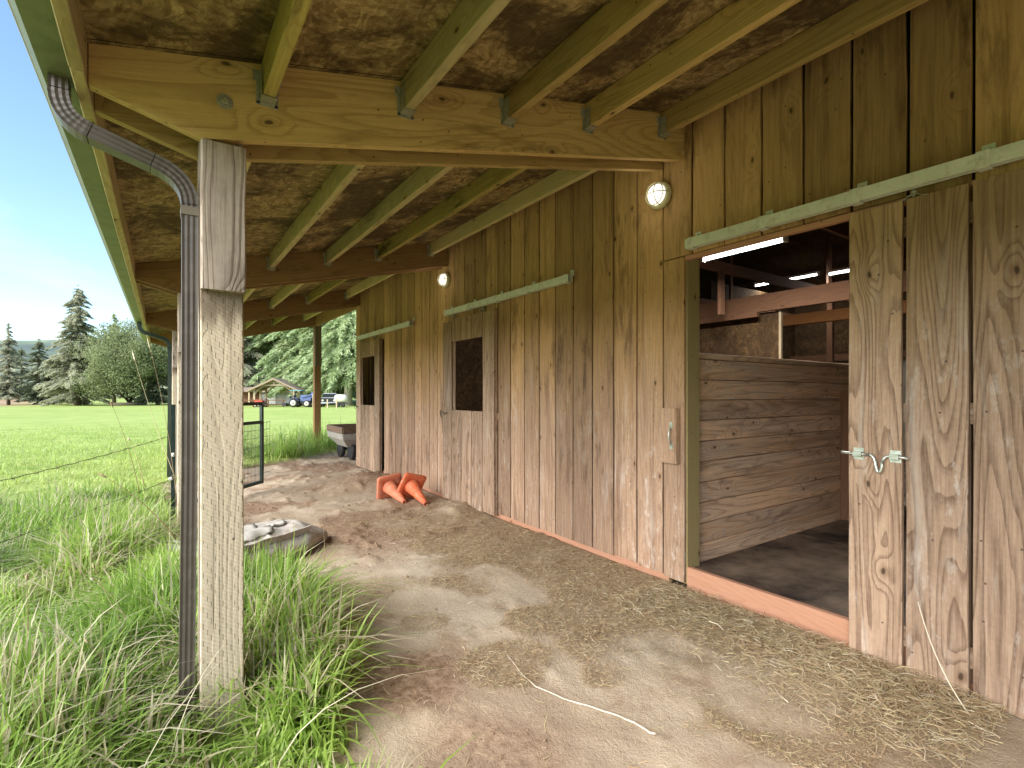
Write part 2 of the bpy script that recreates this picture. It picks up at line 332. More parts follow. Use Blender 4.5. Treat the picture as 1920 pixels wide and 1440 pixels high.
def grass_mat(name='grass_blades', lift=None):
    s = NT(name); r = s.attr('rnd'); h = s.attr('tip')
    g = s.ramp(r, [(0, BR(98, 126, 66)), (.3, BR(136, 168, 74)), (.62, BR(172, 199, 94)), (.84, BR(200, 214, 138)), (.87, BR(204, 190, 152)), (1., BR(228, 216, 186))], 'LINEAR')
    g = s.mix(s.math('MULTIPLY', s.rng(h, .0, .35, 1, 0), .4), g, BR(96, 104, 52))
    if lift: g = s.mix(.6, g, lift)
    return s.bsdf(g, .45, trans=.48, spec=.4)
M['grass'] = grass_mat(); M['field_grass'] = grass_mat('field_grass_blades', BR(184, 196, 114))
def hay_mat():
    s = NT('dry_hay'); r = s.attr('rnd')
    return s.bsdf(s.ramp(r, [(0, BR(148, 120, 88)), (.35, BR(186, 158, 122)), (.6, BR(204, 182, 144)), (.75, BR(186, 172, 128)), (.9, BR(214, 200, 166)), (1, BR(228, 216, 188))]), .7, trans=.15, spec=.3)
M['hay'] = hay_mat()
M['clod'] = plain('dirt_clod', BR(150, 124, 96), .9, 0, .25, 18, BR(116, 90, 66), .6, .6)

def ground_mat():
    s = NT('ground_surface'); P = s.pos(); g = s.attr('grassy'); hm = s.attr('haymask'); p = s.sep(P)
    n0 = s.noise(P, .9, 5, .6, .4); n1 = s.noise(s.vadd(P, 3.3), 2.6, 6, .65); n2 = s.noise(P, 26, 6, .7); n3 = s.noise(P, 120, 4, .7)
    dirt = s.ramp(n0, [(.33, BR(166, 146, 122)), (.48, BR(180, 162, 138)), (.62, BR(188, 172, 150)), (.75, BR(168, 149, 126))])
    brn = s.ramp(n2, [(.35, BR(112, 86, 66)), (.55, BR(154, 128, 104)), (.75, BR(180, 156, 132))])
    crumb = s.attr('crumb')
    dirt = s.mix(crumb, dirt, brn)
    dirt = s.mix(s.rng(n1, .56, .7, 0, .5), dirt, BR(134, 104, 78))
    dirt = s.mix(s.rng(n3, .55, .72, 0, .35), dirt, BR(110, 84, 60))
    hay = s.ramp(s.noise(P, 90, 5, .75), [(.3, BR(112, 90, 68)), (.5, BR(150, 128, 100)), (.7, BR(184, 164, 132))])
    dirt = s.mix(s.math('MULTIPLY', s.math('MULTIPLY', hm, s.rng(n1, .35, .6, .35, 1)), .8), dirt, hay)
    f0 = s.noise(P, .05, 4, .6); f1 = s.noise(s.vmul(P, (1, 1, 1)), .8, 5, .7); f2 = s.noise(P, 14, 5, .7)
    field = s.ramp(s.math('ADD', s.math('MULTIPLY', f0, .45), s.math('MULTIPLY', f1, .55)), [(.34, BR(142, 156, 82)), (.5, BR(158, 172, 94)), (.64, BR(170, 180, 108))])
    fs_ = s.noise(s.vmul(P, (.5, 1.6, 1)), 1, 6, .75)
    field = s.mix(s.rng(fs_, .42, .62, 0, .5), field, BR(112, 140, 62))
    field = s.mix(s.rng(f2, .5, .72, 0, .3), field, BR(184, 192, 124))
    dist = s.n('ShaderNodeVectorMath'); dist.operation = 'LENGTH'; s.put(dist.inputs[0], P); d = dist.outputs['Value']
    near = s.rng(d, 9, 5)
    field = s.mix(s.math('MULTIPLY', near, .75), field, s.ramp(f2, [(.35, BR(80, 90, 48)), (.65, BR(122, 132, 70))]))
    fb = s.rng(s.math('ADD', d, s.math('MULTIPLY', f0, 30)), 108, 122)
    far = s.ramp(s.noise(P, .03, 4, .6), [(.35, BR(150, 122, 96)), (.6, BR(168, 146, 116))])
    field = s.mix(s.math('MULTIPLY', fb, s.rng(p[0], -10, -24)), field, far)
    hill = s.ramp(s.noise(P, .012, 5, .65), [(.35, BR(84, 96, 92)), (.5, BR(104, 116, 100)), (.66, BR(140, 150, 112))])
    field = s.mix(s.rng(d, 180, 300), field, hill)
    col = s.mix(g, dirt, field)
    h = s.math('ADD', s.math('ADD', s.math('MULTIPLY', n2, .8), s.math('MULTIPLY', n3, .4)), s.math('MULTIPLY', hm, s.noise(P, 90, 4, .7)))
    return s.bsdf(col, .92, normal=s.bump(h, .7, .018), spec=.15)
M['ground'] = ground_mat()
def lamp_mat(name, c, e):
    s = NT(name); return s.bsdf((.8, .8, .78), .3, emit=c, estr=e)
M['globe'] = lamp_mat('lit_lamp_glass', (1, .97, .88), .26)
M['tube'] = lamp_mat('lit_fluorescent_tube', (.98, .97, 1), 3.5)
M['lampbase'] = plain('cream_lamp_housing', BR(196, 186, 150), .45, 0, .05, 10)

# ---------------------------------------------------------------- mesh builder
class MB:
    def __init__(s): s.v = []; s.f = []; s.uv = []; s.r = []; s.sm = []
    def face(s, ids, uvs, r, smooth=False):
        s.f.append(tuple(ids)); s.uv.extend(uvs); s.r.append(r); s.sm.append(smooth)
    def bar(s, a, b, wv, tv, ch=.003, seg=1, jit=0., r=None):
        a, b, wv, tv = Vector(a), Vector(b), Vector(wv), Vector(tv)
        r = random.random() if r is None else r
        wl, tl = wv.length, tv.length; ch = min(ch, wl*.4, tl*.4); cw, ct = ch/wl, ch/tl
        sec = [(-1+cw, -1), (1-cw, -1), (1, -1+ct), (1, 1-ct), (1-cw, 1), (-1+cw, 1), (-1, 1-ct), (-1, -1+ct)]
        per = [0]
        for i in range(8):
            q, w_ = sec[i], sec[(i+1) % 8]; per.append(per[-1]+math.hypot((w_[0]-q[0])*wl, (w_[1]-q[1])*tl))
        L = (b-a).length; b0 = len(s.v)
        for k in range(seg+1):
            c = a.lerp(b, k/seg)
            jw = wv.normalized()*random.uniform(-jit, jit) if jit else Vector(); jt = tv.normalized()*random.uniform(-jit, jit)*.6 if jit else Vector()
            e = 1+(random.uniform(-jit, jit)/wl if jit else 0)
            for (x, y) in sec: s.v.append(c+jw+jt+wv*x*e+tv*y)
        for k in range(seg):
            for i in range(8):
                j = (i+1) % 8; A = b0+k*8; B = A+8
                y0, y1 = L*k/seg, L*(k+1)/seg
                s.face((A+i, A+j, B+j, B+i), [(per[i], y0), (per[i+1], y0), (per[i+1], y1), (per[i], y1)], r)
        e = [(x*wl, y*tl*.3) for x, y in sec]
        s.face([b0+i for i in reversed(range(8))], list(reversed(e)), r)
        s.face([b0+seg*8+i for i in range(8)], e, r)
    def box(s, lo, hi, ch=.002, r=None):
        lo, hi = Vector(lo), Vector(hi); c = (lo+hi)/2; d = (hi-lo)/2
        ax = max(range(3), key=lambda i: d[i]); o = [i for i in range(3) if i != ax]
        e = [Vector((1 if i == k else 0) for i in range(3)) for k in range(3)]
        s.bar(c-e[ax]*d[ax], c+e[ax]*d[ax], e[o[0]]*d[o[0]], e[o[1]]*d[o[1]], ch, r=r)
    def sweep(s, pts, secf, up=(0, 0, 1), closed=False, r=None, cap=True, smooth=True):
        # secf(k) -> list of 2-D section points (side, up)
        pts = [Vector(p) for p in pts]; n = len(pts); r = random.random() if r is None else r; rings = []; L = 0
        N = None
        for k, p in enumerate(pts):
            q0 = pts[(k-1) % n] if (closed or k > 0) else p; q1 = pts[(k+1) % n] if (closed or k < n-1) else p
            t = (q1-q0).normalized(); N = Vector(up) if N is None else N
            sd_ = t.cross(N)
            if sd_.length < 1e-4: sd_ = t.cross(Vector((1, 0, 0)))
            sd_.normalize(); N = sd_.cross(t).normalized()
            sec = secf(k); ids = []
            for (a, b) in sec: ids.append(len(s.v)); s.v.append(p+sd_*a+N*b)
            rings.append((ids, L)); L += (q1-p).length
        m = len(rings[0][0])
        for k in range(n if closed else n-1):
            (A, la), (B, lb) = rings[k], rings[(k+1) % n]
            for i in range(m):
                j = (i+1) % m; s.face((A[i], A[j], B[j], B[i]), [(i*.01, la), ((i+1)*.01, la), ((i+1)*.01, lb), (i*.01, lb)], r, smooth)
        if cap and not closed:
            s.face(list(reversed(rings[0][0])), [(0, 0)]*m, r); s.face(rings[-1][0], [(0, 0)]*m, r)
    def tube(s, pts, rad, n=8, closed=False, r=None):
        rf = rad if callable(rad) else (lambda k: rad)
        s.sweep(pts, lambda k: [(rf(k)*math.cos(2*math.pi*i/n), rf(k)*math.sin(2*math.pi*i/n)) for i in range(n)], up=(.13, .21, .97), closed=closed, r=r)
    def lathe(s, prof, o, axis, n=24, r=None, smooth=True):
        # prof: (radius, distance along axis)
        o, ax = Vector(o), Vector(axis).normalized(); a = ax.orthogonal().normalized(); b = ax.cross(a); r = random.random() if r is None else r
        rings = []
        for (rad, h) in prof:
            ids = []
            for i in range(n):
                t = 2*math.pi*i/n; ids.append(len(s.v)); s.v.append(o+ax*h+(a*math.cos(t)+b*math.sin(t))*max(rad, 1e-4))
            rings.append(ids)
        for A, B in zip(rings, rings[1:]):
            for i in range(n):
                j = (i+1) % n; s.face((A[i], A[j], B[j], B[i]), [(i*.02, 0), (i*.02+.02, 0), (i*.02+.02, .05), (i*.02, .05)], r, smooth)
        s.face(list(reversed(rings[0])), [(0, 0)]*n, r); s.face(rings[-1], [(0, 0)]*n, r)
    def poly_prism(s, pts, off, r=None):      # pts planar polygon (3-D), off = extrusion vector
        pts = [Vector(p) for p in pts]; off = Vector(off); n = len(pts); b = len(s.v); r = random.random() if r is None else r
        s.v += pts+[p+off for p in pts]
        e1 = (pts[1]-pts[0]).normalized(); nn = e1.cross(pts[2]-pts[0]).normalized(); e2 = nn.cross(e1)
        q = [((p-pts[0]).dot(e2), (p-pts[0]).dot(e1)) for p in pts]
        s.face(list(reversed(range(b, b+n))), list(reversed(q)), r); s.face(range(b+n, b+2*n), q, r)
        for i in range(n):
            j = (i+1) % n; l = (pts[j]-pts[i]).length; s.face((b+i, b+j, b+n+j, b+n+i), [(0, 0), (0, l), (off.length, l), (off.length, 0)], r)
    def build(s, name, mat, parent=None, fixn=False):
        me = bpy.data.meshes.new(name); me.from_pydata([tuple(v) for v in s.v], [], s.f)
        uvl = me.uv_layers.new(name='UVMap'); uvl.data.foreach_set('uv', np.array(s.uv, np.float32).ravel())
        at_ = me.attributes.new('rnd', 'FLOAT', 'FACE'); at_.data.foreach_set('value', np.array(s.r, np.float32))
        me.polygons.foreach_set('use_smooth', s.sm); me.materials.append(mat); me.update()
        if fixn:
            import bmesh
            bm = bmesh.new(); bm.from_mesh(me); bmesh.ops.recalc_face_normals(bm, faces=bm.faces); bm.to_mesh(me); bm.free()
        o = bpy.data.objects.new(name, me); COL.objects.link(o)
        if parent: o.parent = parent; o.matrix_parent_inverse = parent.matrix_world.inverted() if False else Matrix.Translation(-Vector(parent['_loc'])) if '_loc' in parent else Matrix()
        return o
def tag(o, label=None, cat=None, group=None, kind=None):
    for k, v in (('label', label), ('category', cat), ('group', group), ('kind', kind)):
        if v: o[k] = v
    return o
def thing(name, label, cat, loc=(0, 0, 0), group=None):
    o = bpy.data.objects.new(name, None); COL.objects.link(o); o.location = loc; o['_loc'] = tuple(float(c) for c in loc); o.empty_display_size = .1
    return tag(o, label, cat, group)
def quick(name, mat, fn, parent=None, fixn=False):
    mb = MB(); fn(mb); return mb.build(name, mat, parent, fixn)
def rawmesh(name, V, F, mat, attrs=None, parent=None, smooth=False, facerand=None):
    # V (n,3), F (m,k) uniform polys
    me = bpy.data.meshes.new(name); m, k = F.shape
    me.vertices.add(len(V)); me.vertices.foreach_set('co', V.astype(np.float32).ravel())
    me.loops.add(m*k); me.loops.foreach_set('vertex_index', F.astype(np.int32).ravel())
    me.polygons.add(m); me.polygons.foreach_set('loop_start', (np.arange(m)*k).astype(np.int32))
    try: me.polygons.foreach_set('loop_total', np.full(m, k, np.int32))
    except Exception: pass
    me.update(calc_edges=True)
    if facerand is not None:
        a = me.attributes.new('rnd', 'FLOAT', 'FACE'); a.data.foreach_set('value', facerand.astype(np.float32))
    for n_, arr in (attrs or {}).items():
        a = me.attributes.new(n_, 'FLOAT', 'POINT'); a.data.foreach_set('value', arr.astype(np.float32))
    if smooth: me.polygons.foreach_set('use_smooth', np.ones(m, bool))
    me.materials.append(mat)
    o = bpy.data.objects.new(name, me); COL.objects.link(o)
    if parent: o.parent = parent
    return o

# ================================================================= GROUND
def axis(lo, hi, st, far, neg):
    a = list(np.arange(lo, hi+1e-6, st)); g = st
    x = hi
    while x < far: g *= 1.14; x += g; a.append(x)
    g = st; x = lo
    while x > neg: g *= 1.14; x -= g; a.insert(0, x)
    return np.array(a)
xs = axis(-2.2, 3.4, .03, 1500, -1500); ys = axis(.9, 9.5, .035, 1500, -1500)
XX, YY = np.meshgrid(xs, ys, indexing='ij'); ZZ = gz(XX, YY)
inside = (XX > W+.03) & (XX < 15.9) & (YY > -7.9) & (YY < 8.95)
ZZ = np.where(inside, -.05, ZZ)
nx, ny = len(xs), len(ys); I = np.arange(nx*ny).reshape(nx, ny)
F = np.stack([I[:-1, :-1], I[1:, :-1], I[1:, 1:], I[:-1, 1:]], -1).reshape(-1, 4)
def haymask(X, Y):
    n = fbm(X*2.6, Y*2.6, 21)
    dwall = W-X
    band = sm(1.12, .78, dwall+(n-.5)*1.5)*sm(6.3, 4.2, Y)
    h = band
    for (a, b, ra, rb, k) in ((1.80, 2.25, .26, .2, 1), (1.33, 1.98, .22, .17, .9), (1.66, 1.66, .12, .1, 1), (.75, 3.0, .3, .35, .5), (1.2, 2.6, .13, .1, .6), (1.05, 3.3, .35, .3, .5)):
        h = np.maximum(h, k*sm(1.1, .8, np.hypot((X-a)/ra, (Y-b)/rb)+(n-.5)*1.6))
    for (a, b, ra, rb) in ((2.05, 1.55, .42, .3), (2.2, 1.2, .3, .3)):
        h = h*(1-.75*sm(1.2, .6, np.hypot((X-a)/ra, (Y-b)/rb)+(n-.5)))
    return np.clip(h, 0, 1)
def crumbmask(X, Y):
    n = fbm(X*2.1+4, Y*2.1, 41)
    c = sm(.45, .58, n)*sm(3.4, 4.4, Y)*.9
    c = np.maximum(c, sm(1.2, .6, np.hypot((X-.95)/.28, (Y-2.15)/.3)+(n-.5)*.8))
    c = np.maximum(c, np.exp(-(((X-2.35)/.6)**2+((Y-6.95)/.8)**2)))
    c = np.maximum(c, sm(1.2, .6, np.hypot((X-1.0)/.3, (Y-1.5)/.3)+(n-.5))*.7)
    return np.clip(c, 0, 1)
V = np.stack([XX, YY, ZZ], -1).reshape(-1, 3)
gr = rawmesh('ground', V, F, M['ground'], dict(grassy=grassiness(XX, YY).ravel(), haymask=(haymask(XX, YY)*(np.hypot(XX, YY) < 12)).ravel(), crumb=(crumbmask(XX, YY)*(np.hypot(XX, YY) < 14)).ravel()), smooth=True)
tag(gr, kind='structure')

# ================================================================= BARN
SL = .232
def ztop(X): return 2.453+SL*X                 # underside of the sheathing
barn = thing('barn', 'weathered board-sided barn with a lean-to roof, sliding stall doors and brown downspout', 'barn', (W, 2.2, 0))
YF = [-1.2, 2.11, 5.47, 8.78, 11.98]           # girder front faces
YEND = 12.25
# siding
P_ = .232; K0 = 2.288
mb = MB()
def brd(y0, y1, z0, z1, r=None):
    g = .0054
    mb.bar((W+.011, (y0+y1)/2, z0), (W+.011, (y0+y1)/2, z1), (0, (y1-y0)/2-g-random.uniform(0, .0025), 0), (.011, 0, 0), .0025, 7, .0016, r)
for k in range(-15, 29):
    y0 = K0+k*P_; y1 = y0+P_
    zb = .05+random.uniform(-.006, .006); zt = ztop(W)-.004
    r = random.random()
    if k == -1: brd(y0, y1, 2.19, zt, r); brd(2.108, y1, zb-.02, 2.182, r)
    elif -6 <= k <= -2: brd(y0, y1, 2.19, zt, r)
    elif 9 <= k <= 13 or 23 <= k <= 27: brd(y0, y1, 2.13, zt, r)
    else: brd(y0, y1, zb, zt, r)
wall = mb.build('siding', M['siding'], barn)
# backing (girts seen through the gaps)
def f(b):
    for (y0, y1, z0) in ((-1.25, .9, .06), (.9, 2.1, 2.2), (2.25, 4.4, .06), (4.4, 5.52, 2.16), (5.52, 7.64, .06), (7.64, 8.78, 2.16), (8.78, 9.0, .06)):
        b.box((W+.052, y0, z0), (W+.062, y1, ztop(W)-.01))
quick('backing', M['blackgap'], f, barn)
quick('end_wall', M['siding'], lambda b: [b.bar((x+.11, 9.012, .02), (x+.11, 9.012, ztop(min(x+.11, 16-x))-.03), (.113, 0, 0), (0, .011, 0)) for x in np.arange(W+.03, 15.7, .232)], barn)
quick('near_end_wall', M['siding'], lambda b: b.box((W+.05, -8.03, 0), (15.9, -8.0, 4.2)), barn)
quick('back_wall', M['siding'], lambda b: b.box((15.9, -8, 0), (15.93, 9, 2.5)), barn)
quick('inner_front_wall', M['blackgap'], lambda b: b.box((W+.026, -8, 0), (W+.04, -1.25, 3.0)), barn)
# red-stained skirt and sill
o = quick('sill', M['rust'], lambda b: b.bar((W+.035, .6, .045), (W+.035, 2.104, .045), (0, 0, .092), (.02, 0, 0), .004, 6, .002), barn); tag(o, 'reddish stained sill board under the open stall doorway')
o = quick('skirt_board', M['rust'], lambda b: b.bar((W+.030, 2.25, -.03), (W+.030, 8.98, -.03), (0, 0, .10), (.012, 0, 0), .004, 20, .003), barn)
quick('lintel', M['rust'], lambda b: b.bar((W+.022, .62, 2.172), (W+.022, 2.11, 2.172), (0, 0, .014), (.02, 0, 0), .003, 5, .002), barn)
quick('door_jamb', M['jamb'], lambda b: b.box((W+.024, 2.108, .02), (W+.158, 2.245, 2.19), .003), barn)
quick('corner_post', M['beam'], lambda b: b.box((W+.03, 8.85, 0), (W+.16, 8.99, ztop(W)-.02)), barn)

# girders (pairs), posts, blocks
def girder(yf, mat, back, nm='girder'):
    def one(b, y):
        # profile polygon in the X-Z plane, tapered tail
        x0, xa, x1 = -.197, .112, W-.002
        zb = lambda X: ztop(X)-.292
        pts = [(x0, y, ztop(x0)-.135), (xa, y, zb(xa)), (x1, y, zb(x1)), (x1, y, ztop(x1)-.003), (x0, y, ztop(x0)-.003)]
        pts = [Vector(p) for p in pts]; n = 5; bb = len(b.v); off = Vector((0, .038, 0)); r = random.random()
        b.v += pts+[p+off for p in pts]
        q = [(p.z-SL*p.x, p.x) for p in pts]
        b.face(range(bb, bb+n), q, r); b.face([bb+n+i for i in reversed(range(n))], list(reversed(q)), r)
        for i in range(n):
            j = (i+1) % n; l = (pts[j]-pts[i]).length
            b.face((bb+j, bb+i, bb+n+i, bb+n+j), [(0, l), (0, 0), (.038, 0), (.038, l)], r)
    o1 = quick(nm, mat, lambda b: one(b, yf), barn, True)
    o2 = quick(nm, back, lambda b: one(b, yf+.178), barn, True)
    return o1, o2
XP0, XP1 = .110, .250
for i, yf in enumerate(YF):
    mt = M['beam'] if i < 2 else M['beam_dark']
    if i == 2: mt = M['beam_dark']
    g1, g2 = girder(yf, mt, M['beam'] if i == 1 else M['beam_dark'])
    tag(g1, ['girder behind the camera', 'nearest olive-brown girder with a round bolt washer', 'second girder from the viewer', 'third girder, at the barn corner', 'farthest girder beyond the barn'][i])
    y0 = yf+.038
    pz = G(.18, y0)-.3
    po = quick('post', M['post'], lambda b: b.bar(((XP0+XP1)/2, y0+.07, pz), ((XP0+XP1)/2, y0+.07, 2.40), (.07, 0, 0), (0, .069, 0), .004, 8, .001), barn)
    quick('bearing_block', M['block'], lambda b: b.bar(((XP0+XP1)/2+.003, yf+.019, 1.655), ((XP0+XP1)/2+.003, yf+.019, 2.188), (.071, 0, 0), (0, .019, 0), .005, 6, .0015), barn)
    quick('bearing_block', M['block'], lambda b: b.bar(((XP0+XP1)/2, yf+.178+.019, 1.66), ((XP0+XP1)/2, yf+.178+.019, 2.188), (.069, 0, 0), (0, .019, 0), .005, 6, .0015), barn)
    # bolt and washer
    quick('bolt', M['galv'], lambda b: (b.lathe([(.027, 0), (.027, .003), (.013, .004), (.013, .012), (.009, .014)], (.185, yf-.0005, ztop(.18)-.155), (0, -1, 0), 20, None, False)), barn)
# post on the wall line at the far end
quick('post', M['beam_dark'], lambda b: b.bar((W+.07, 12.09, -.4), (W+.07, 12.09, 2.9), (.07, 0, 0), (0, .07, 0), .004, 6, .001), barn)
quick('bearing_block', M['post'], lambda b: b.box((W+.002, 11.96, 1.9), (W+.138, 12.0, 2.82)), barn)
quick('far_tie_beam', M['beam_dark'], lambda b: b.box((W+.01, 9.03, 2.80), (W+.05, 12.2, 3.08)), barn)
# purlins with hangers
PX = [.325, .88, 1.42, 1.965, 2.60]
def hanger_mb(b, x, y, zb):
    c = .0455; w = .0245
    b.box((x-w-.002, y-.055, zb-.003), (x+w+.002, y-.001, zb-.0005), .0005)
    for sgn in (-1, 1):
        xx = x+sgn*w
        b.box((xx-.001, y-.05, zb-.001), (xx+.001, y-.001, zb+.105), .0003)
        # notched face flange on the girder
        b.box((xx+sgn*.001-(.013 if sgn < 0 else 0), y-.0035, zb-.012), (xx+sgn*.001+(.013 if sgn > 0 else 0), y-.0008, zb+.07), .0005)
        b.box((xx+sgn*.001-(.024 if sgn < 0 else 0), y-.0035, zb+.07), (xx+sgn*.001+(.024 if sgn > 0 else 0), y-.0008, zb+.112), .0005)
        for q in (.01, .045, .09): b.lathe([(.0035, 0), (.0035, .002)], (xx+sgn*.008, y-.0035, zb+q), (0, -1, 0), 6)
    b.box((x-w-.012, y-.0035, zb-.016), (x+w+.012, y-.0008, zb-.002), .0005)
bays = [(-3.2, YF[0])]+[(YF[i]+.216, YF[i+1]) for i in range(4)]
for bi, (y0, y1) in enumerate(bays):
    for j, x in enumerate(PX):
        zt = ztop(x)-.006
        mt = M['purlin_mouldy'] if (j == 3 or (bi == 1 and j == 0)) else M['purlin']
        if bi == 1 and j >= 2: mt = M['beam']
        if j == 3 and bi == 2: mt = M['purlin_mouldy']
        po = quick('purlin', mt, lambda b: b.bar((x, y0+.001, zt-.07), (x, y1-.001, zt-.07), (.0215, 0, 0), (0, 0, .07), .003, 6, .0015), barn)
        if bi > 0: quick('joist_hanger', M['galv'], lambda b: hanger_mb(b, x, y1, zt-.142), po)
# eave edge purlin / fascia
quick('fascia', M['purlin'], lambda b: [b.bar((-.216, a, 2.338), (-.216, c, 2.338), (.018, 0, 0), (0, 0, .072), .003, 8, .0015) for a, c in ((-3.2, 2.02), (2.025, 6.9), (6.905, YEND))], barn)
# sheathing + roofing
def sheet(x0, x1, dz, th, y0=-3.25, y1=YEND+.05):
    def f(b):
        n = 1
        pts = [(x0, y0, ztop(x0)+dz), (x1, y0, ztop(x1)+dz), (x1, y0, ztop(x1)+dz+th), (x0, y0, ztop(x0)+dz+th)]
        b.poly_prism(pts, (0, y1-y0, 0))
    return f
quick('roof_sheathing', M['osb'], sheet(-.236, W-.003, 0, .012), barn, True)
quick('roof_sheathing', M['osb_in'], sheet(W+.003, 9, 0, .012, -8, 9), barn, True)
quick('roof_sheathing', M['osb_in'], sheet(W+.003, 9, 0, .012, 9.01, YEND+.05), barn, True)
def back_slope(b):
    a = ztop(9); b.poly_prism([(9, -8, a), (16.2, -8, a-7.2*SL), (16.2, -8, a-7.2*SL+.03), (9, -8, a+.03)], (0, YEND+8.05, 0))
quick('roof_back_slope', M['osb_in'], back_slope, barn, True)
quick('roofing', M['roofing'], sheet(-.27, 9, .014, .004, -8, YEND+.08), barn, True)
quick('roofing', M['roofing'], sheet(-.27, 9, .020, .02, -8, YEND+.08), barn, True)
# sheathing joints (panel edges) as thin dark battens are real gaps: H-clips
0 and quick('sheathing_clip', M['galv'], lambda b: [b.box((x-.02, y-.01, ztop(x)-.004), (x+.02, y+.01, ztop(x)-.001), .0005) for x in (.6, 1.7) for y in (1.2, 3.7, 6.2)], barn)

# gutter
gp = [(-.237, 2.400), (-.237, 2.302), (-.318, 2.302), (-.322, 2.330), (-.350, 2.362), (-.352, 2.380)]
def gut(b):
    y0, y1 = -3.2, YEND
    inner = [(x+.003, z+.003) for x, z in gp][::-1]
    poly = gp+inner; n = len(poly); bb = len(b.v)
    for y in (y0, y1): b.v += [Vector((x, y, z)) for x, z in poly]
    for i in range(n):
        j = (i+1) % n; b.face((bb+i, bb+j, bb+n+j, bb+n+i), [(0, 0)]*4, .5)
gu = quick('gutter', M['gutter'], gut, barn, True)
quick('gutter_lip', M['gutter_lip'], lambda b: b.tube([(-.353, y, 2.384) for y in (-3.2, 1, 4, 8, YEND)], .0085, 10), gu)
# downspouts
def rib(w, d, k=1.):
    pts = []
    n = 3
    for i in range(n*4+1):
        t = i/(n*4); y = -d+.0024*(0.5-0.5*math.cos(t*n*2*math.pi))*(1 if .04 < t < .96 else 0); pts.append((-w+2*w*t, y))
    pts += [(w, -d*.3), (w, d*.3)]
    for i in range(n*4+1):
        t = i/(n*4); y = d-.0024*(0.5-0.5*math.cos(t*n*2*math.pi))*(1 if .04 < t < .96 else 0); pts.append((w-2*w*t, y))
    pts += [(-w, d*.3), (-w, -d*.3)]
    return [(a*k, b*k) for a, b in pts]
def bend(p0, p1, p2, n=9):
    return [Vector(p0)*(1-t)**2+Vector(p1)*2*t*(1-t)+Vector(p2)*t*t for t in [i/n for i in range(n+1)]]
def downspout(y, mat, zb, parent, name='downspout'):
    ds = []
    yc = y+.05
    top = [(-.278, yc, 2.312), (-.278, yc, 2.265)]
    e1 = bend((-.278, yc, 2.262), (-.278, yc, 2.175), (-.200, yc, 2.150), 16)
    run = [(-.198, yc, 2.149), (-.03, yc, 2.095)]
    e2 = bend((-.028, yc, 2.094), (.078, yc, 2.062), (.080, yc, 1.965), 16)
    low = [(.080, yc, 1.963), (.080, yc, 1.5), (.079, yc, 1.0), (.074, yc, .5), (.070, yc, zb+.12)]
    e3 = bend((.070, yc, zb+.119), (.069, yc, zb+.03), (.02, yc-.02, zb-.01), 8)
    o = quick(name, mat, lambda b: b.sweep([Vector(p) for p in low], lambda k: rib(.0245, .034, 1), up=(0, 1, 0), smooth=False), parent)
    q = lambda nm, pts, crimp: quick(nm, mat, lambda b: b.sweep([Vector(p) for p in pts], lambda k: rib(.0262 if crimp else .025, .036 if crimp else .0345, (1.0 if k % 2 else .975) if crimp else 1), up=(0, 1, 0), smooth=False), o)
    q('outlet', top, False); q('elbow', e1, True); q('offset_pipe', run, False); q('elbow', e2, True); q('elbow', e3, True)
    quick('strap', M['gutter_lip'] if mat is M['spout'] else mat, lambda b: (b.box((.052, yc-.037, 1.925), (.108, yc-.035, 1.955), .0008), b.box((.052, yc-.036, 1.925), (.054, yc+.036, 1.955), .0008)), o)
    return o
tag(downspout(2.152, M['spout'], .06, barn), 'brown ribbed downspout fixed to the nearest post')
tag(downspout(8.95, M['spout_dark'], -.1, barn), 'dark far downspout beyond the second post')

# sliding doors
DX = W-.052                                  # door face
def sliding_door(y0, n, z0, z1, window, label):
    r0 = random.random
    d = MB(); g = .0045
    for i in range(n):
        a = y0+i*P_; c = a+P_
        segs = [(z0+random.uniform(0, .01), z1-random.uniform(0, .012))]
        if window and 0 < i < n-1 or (window and i == n-1 and False):
            segs = [(z0, 1.09), (1.885, z1)]
        r = r0()
        for s0, s1 in segs:
            g = .006 if window else .0075
            d.bar((DX+.012, (a+c)/2, s0), (DX+.012, (a+c)/2, s1), (0, P_/2-g, 0), (.012, 0, 0), .003, 6, .0018, r)
    do = d.build('sliding_door', M['door'], barn); tag(do, label)
    y1 = y0+n*P_
    def fr(b):
        if window:
            for a, c, q0, q1 in ((y0+.006, y0+.03, z0, z1), (y1-.03, y1-.006, z0, z1)): b.box((DX+.025, a, q0+.01), (DX+.047, c, q1-.01))
            for zz in (z0+.05, 1.0, 1.90, z1-.12): b.box((DX+.026, y0+.032, zz), (DX+.044, y1-.032, zz+.085))
            b.box((DX+.027, y1-P_-.02, 1.09), (DX+.045, y1-P_+.02, 1.895))
            b.box((DX+.027, y0+P_-.02, 1.09), (DX+.045, y0+P_+.02, 1.895))
        else:
            for zz in (.12, 1.15, 2.0): b.box((DX+.026, y0+.012, zz), (DX+.046, y1-.012, zz+.09))
            b.box((DX+.026, y1-.03, .02), (DX+.046, y1-.006, 2.15))
    quick('door_frame', M['door'], fr, do)
    return do
d1 = sliding_door(1.127-5*P_, 5, .0, 2.165, False, 'near sliding stall door, pushed open')
d2 = sliding_door(4.365, 5, .03, 2.14, True, 'middle stall door with square window')
d3 = sliding_door(7.69, 5, .03, 2.14, True, 'far stall door with square window')
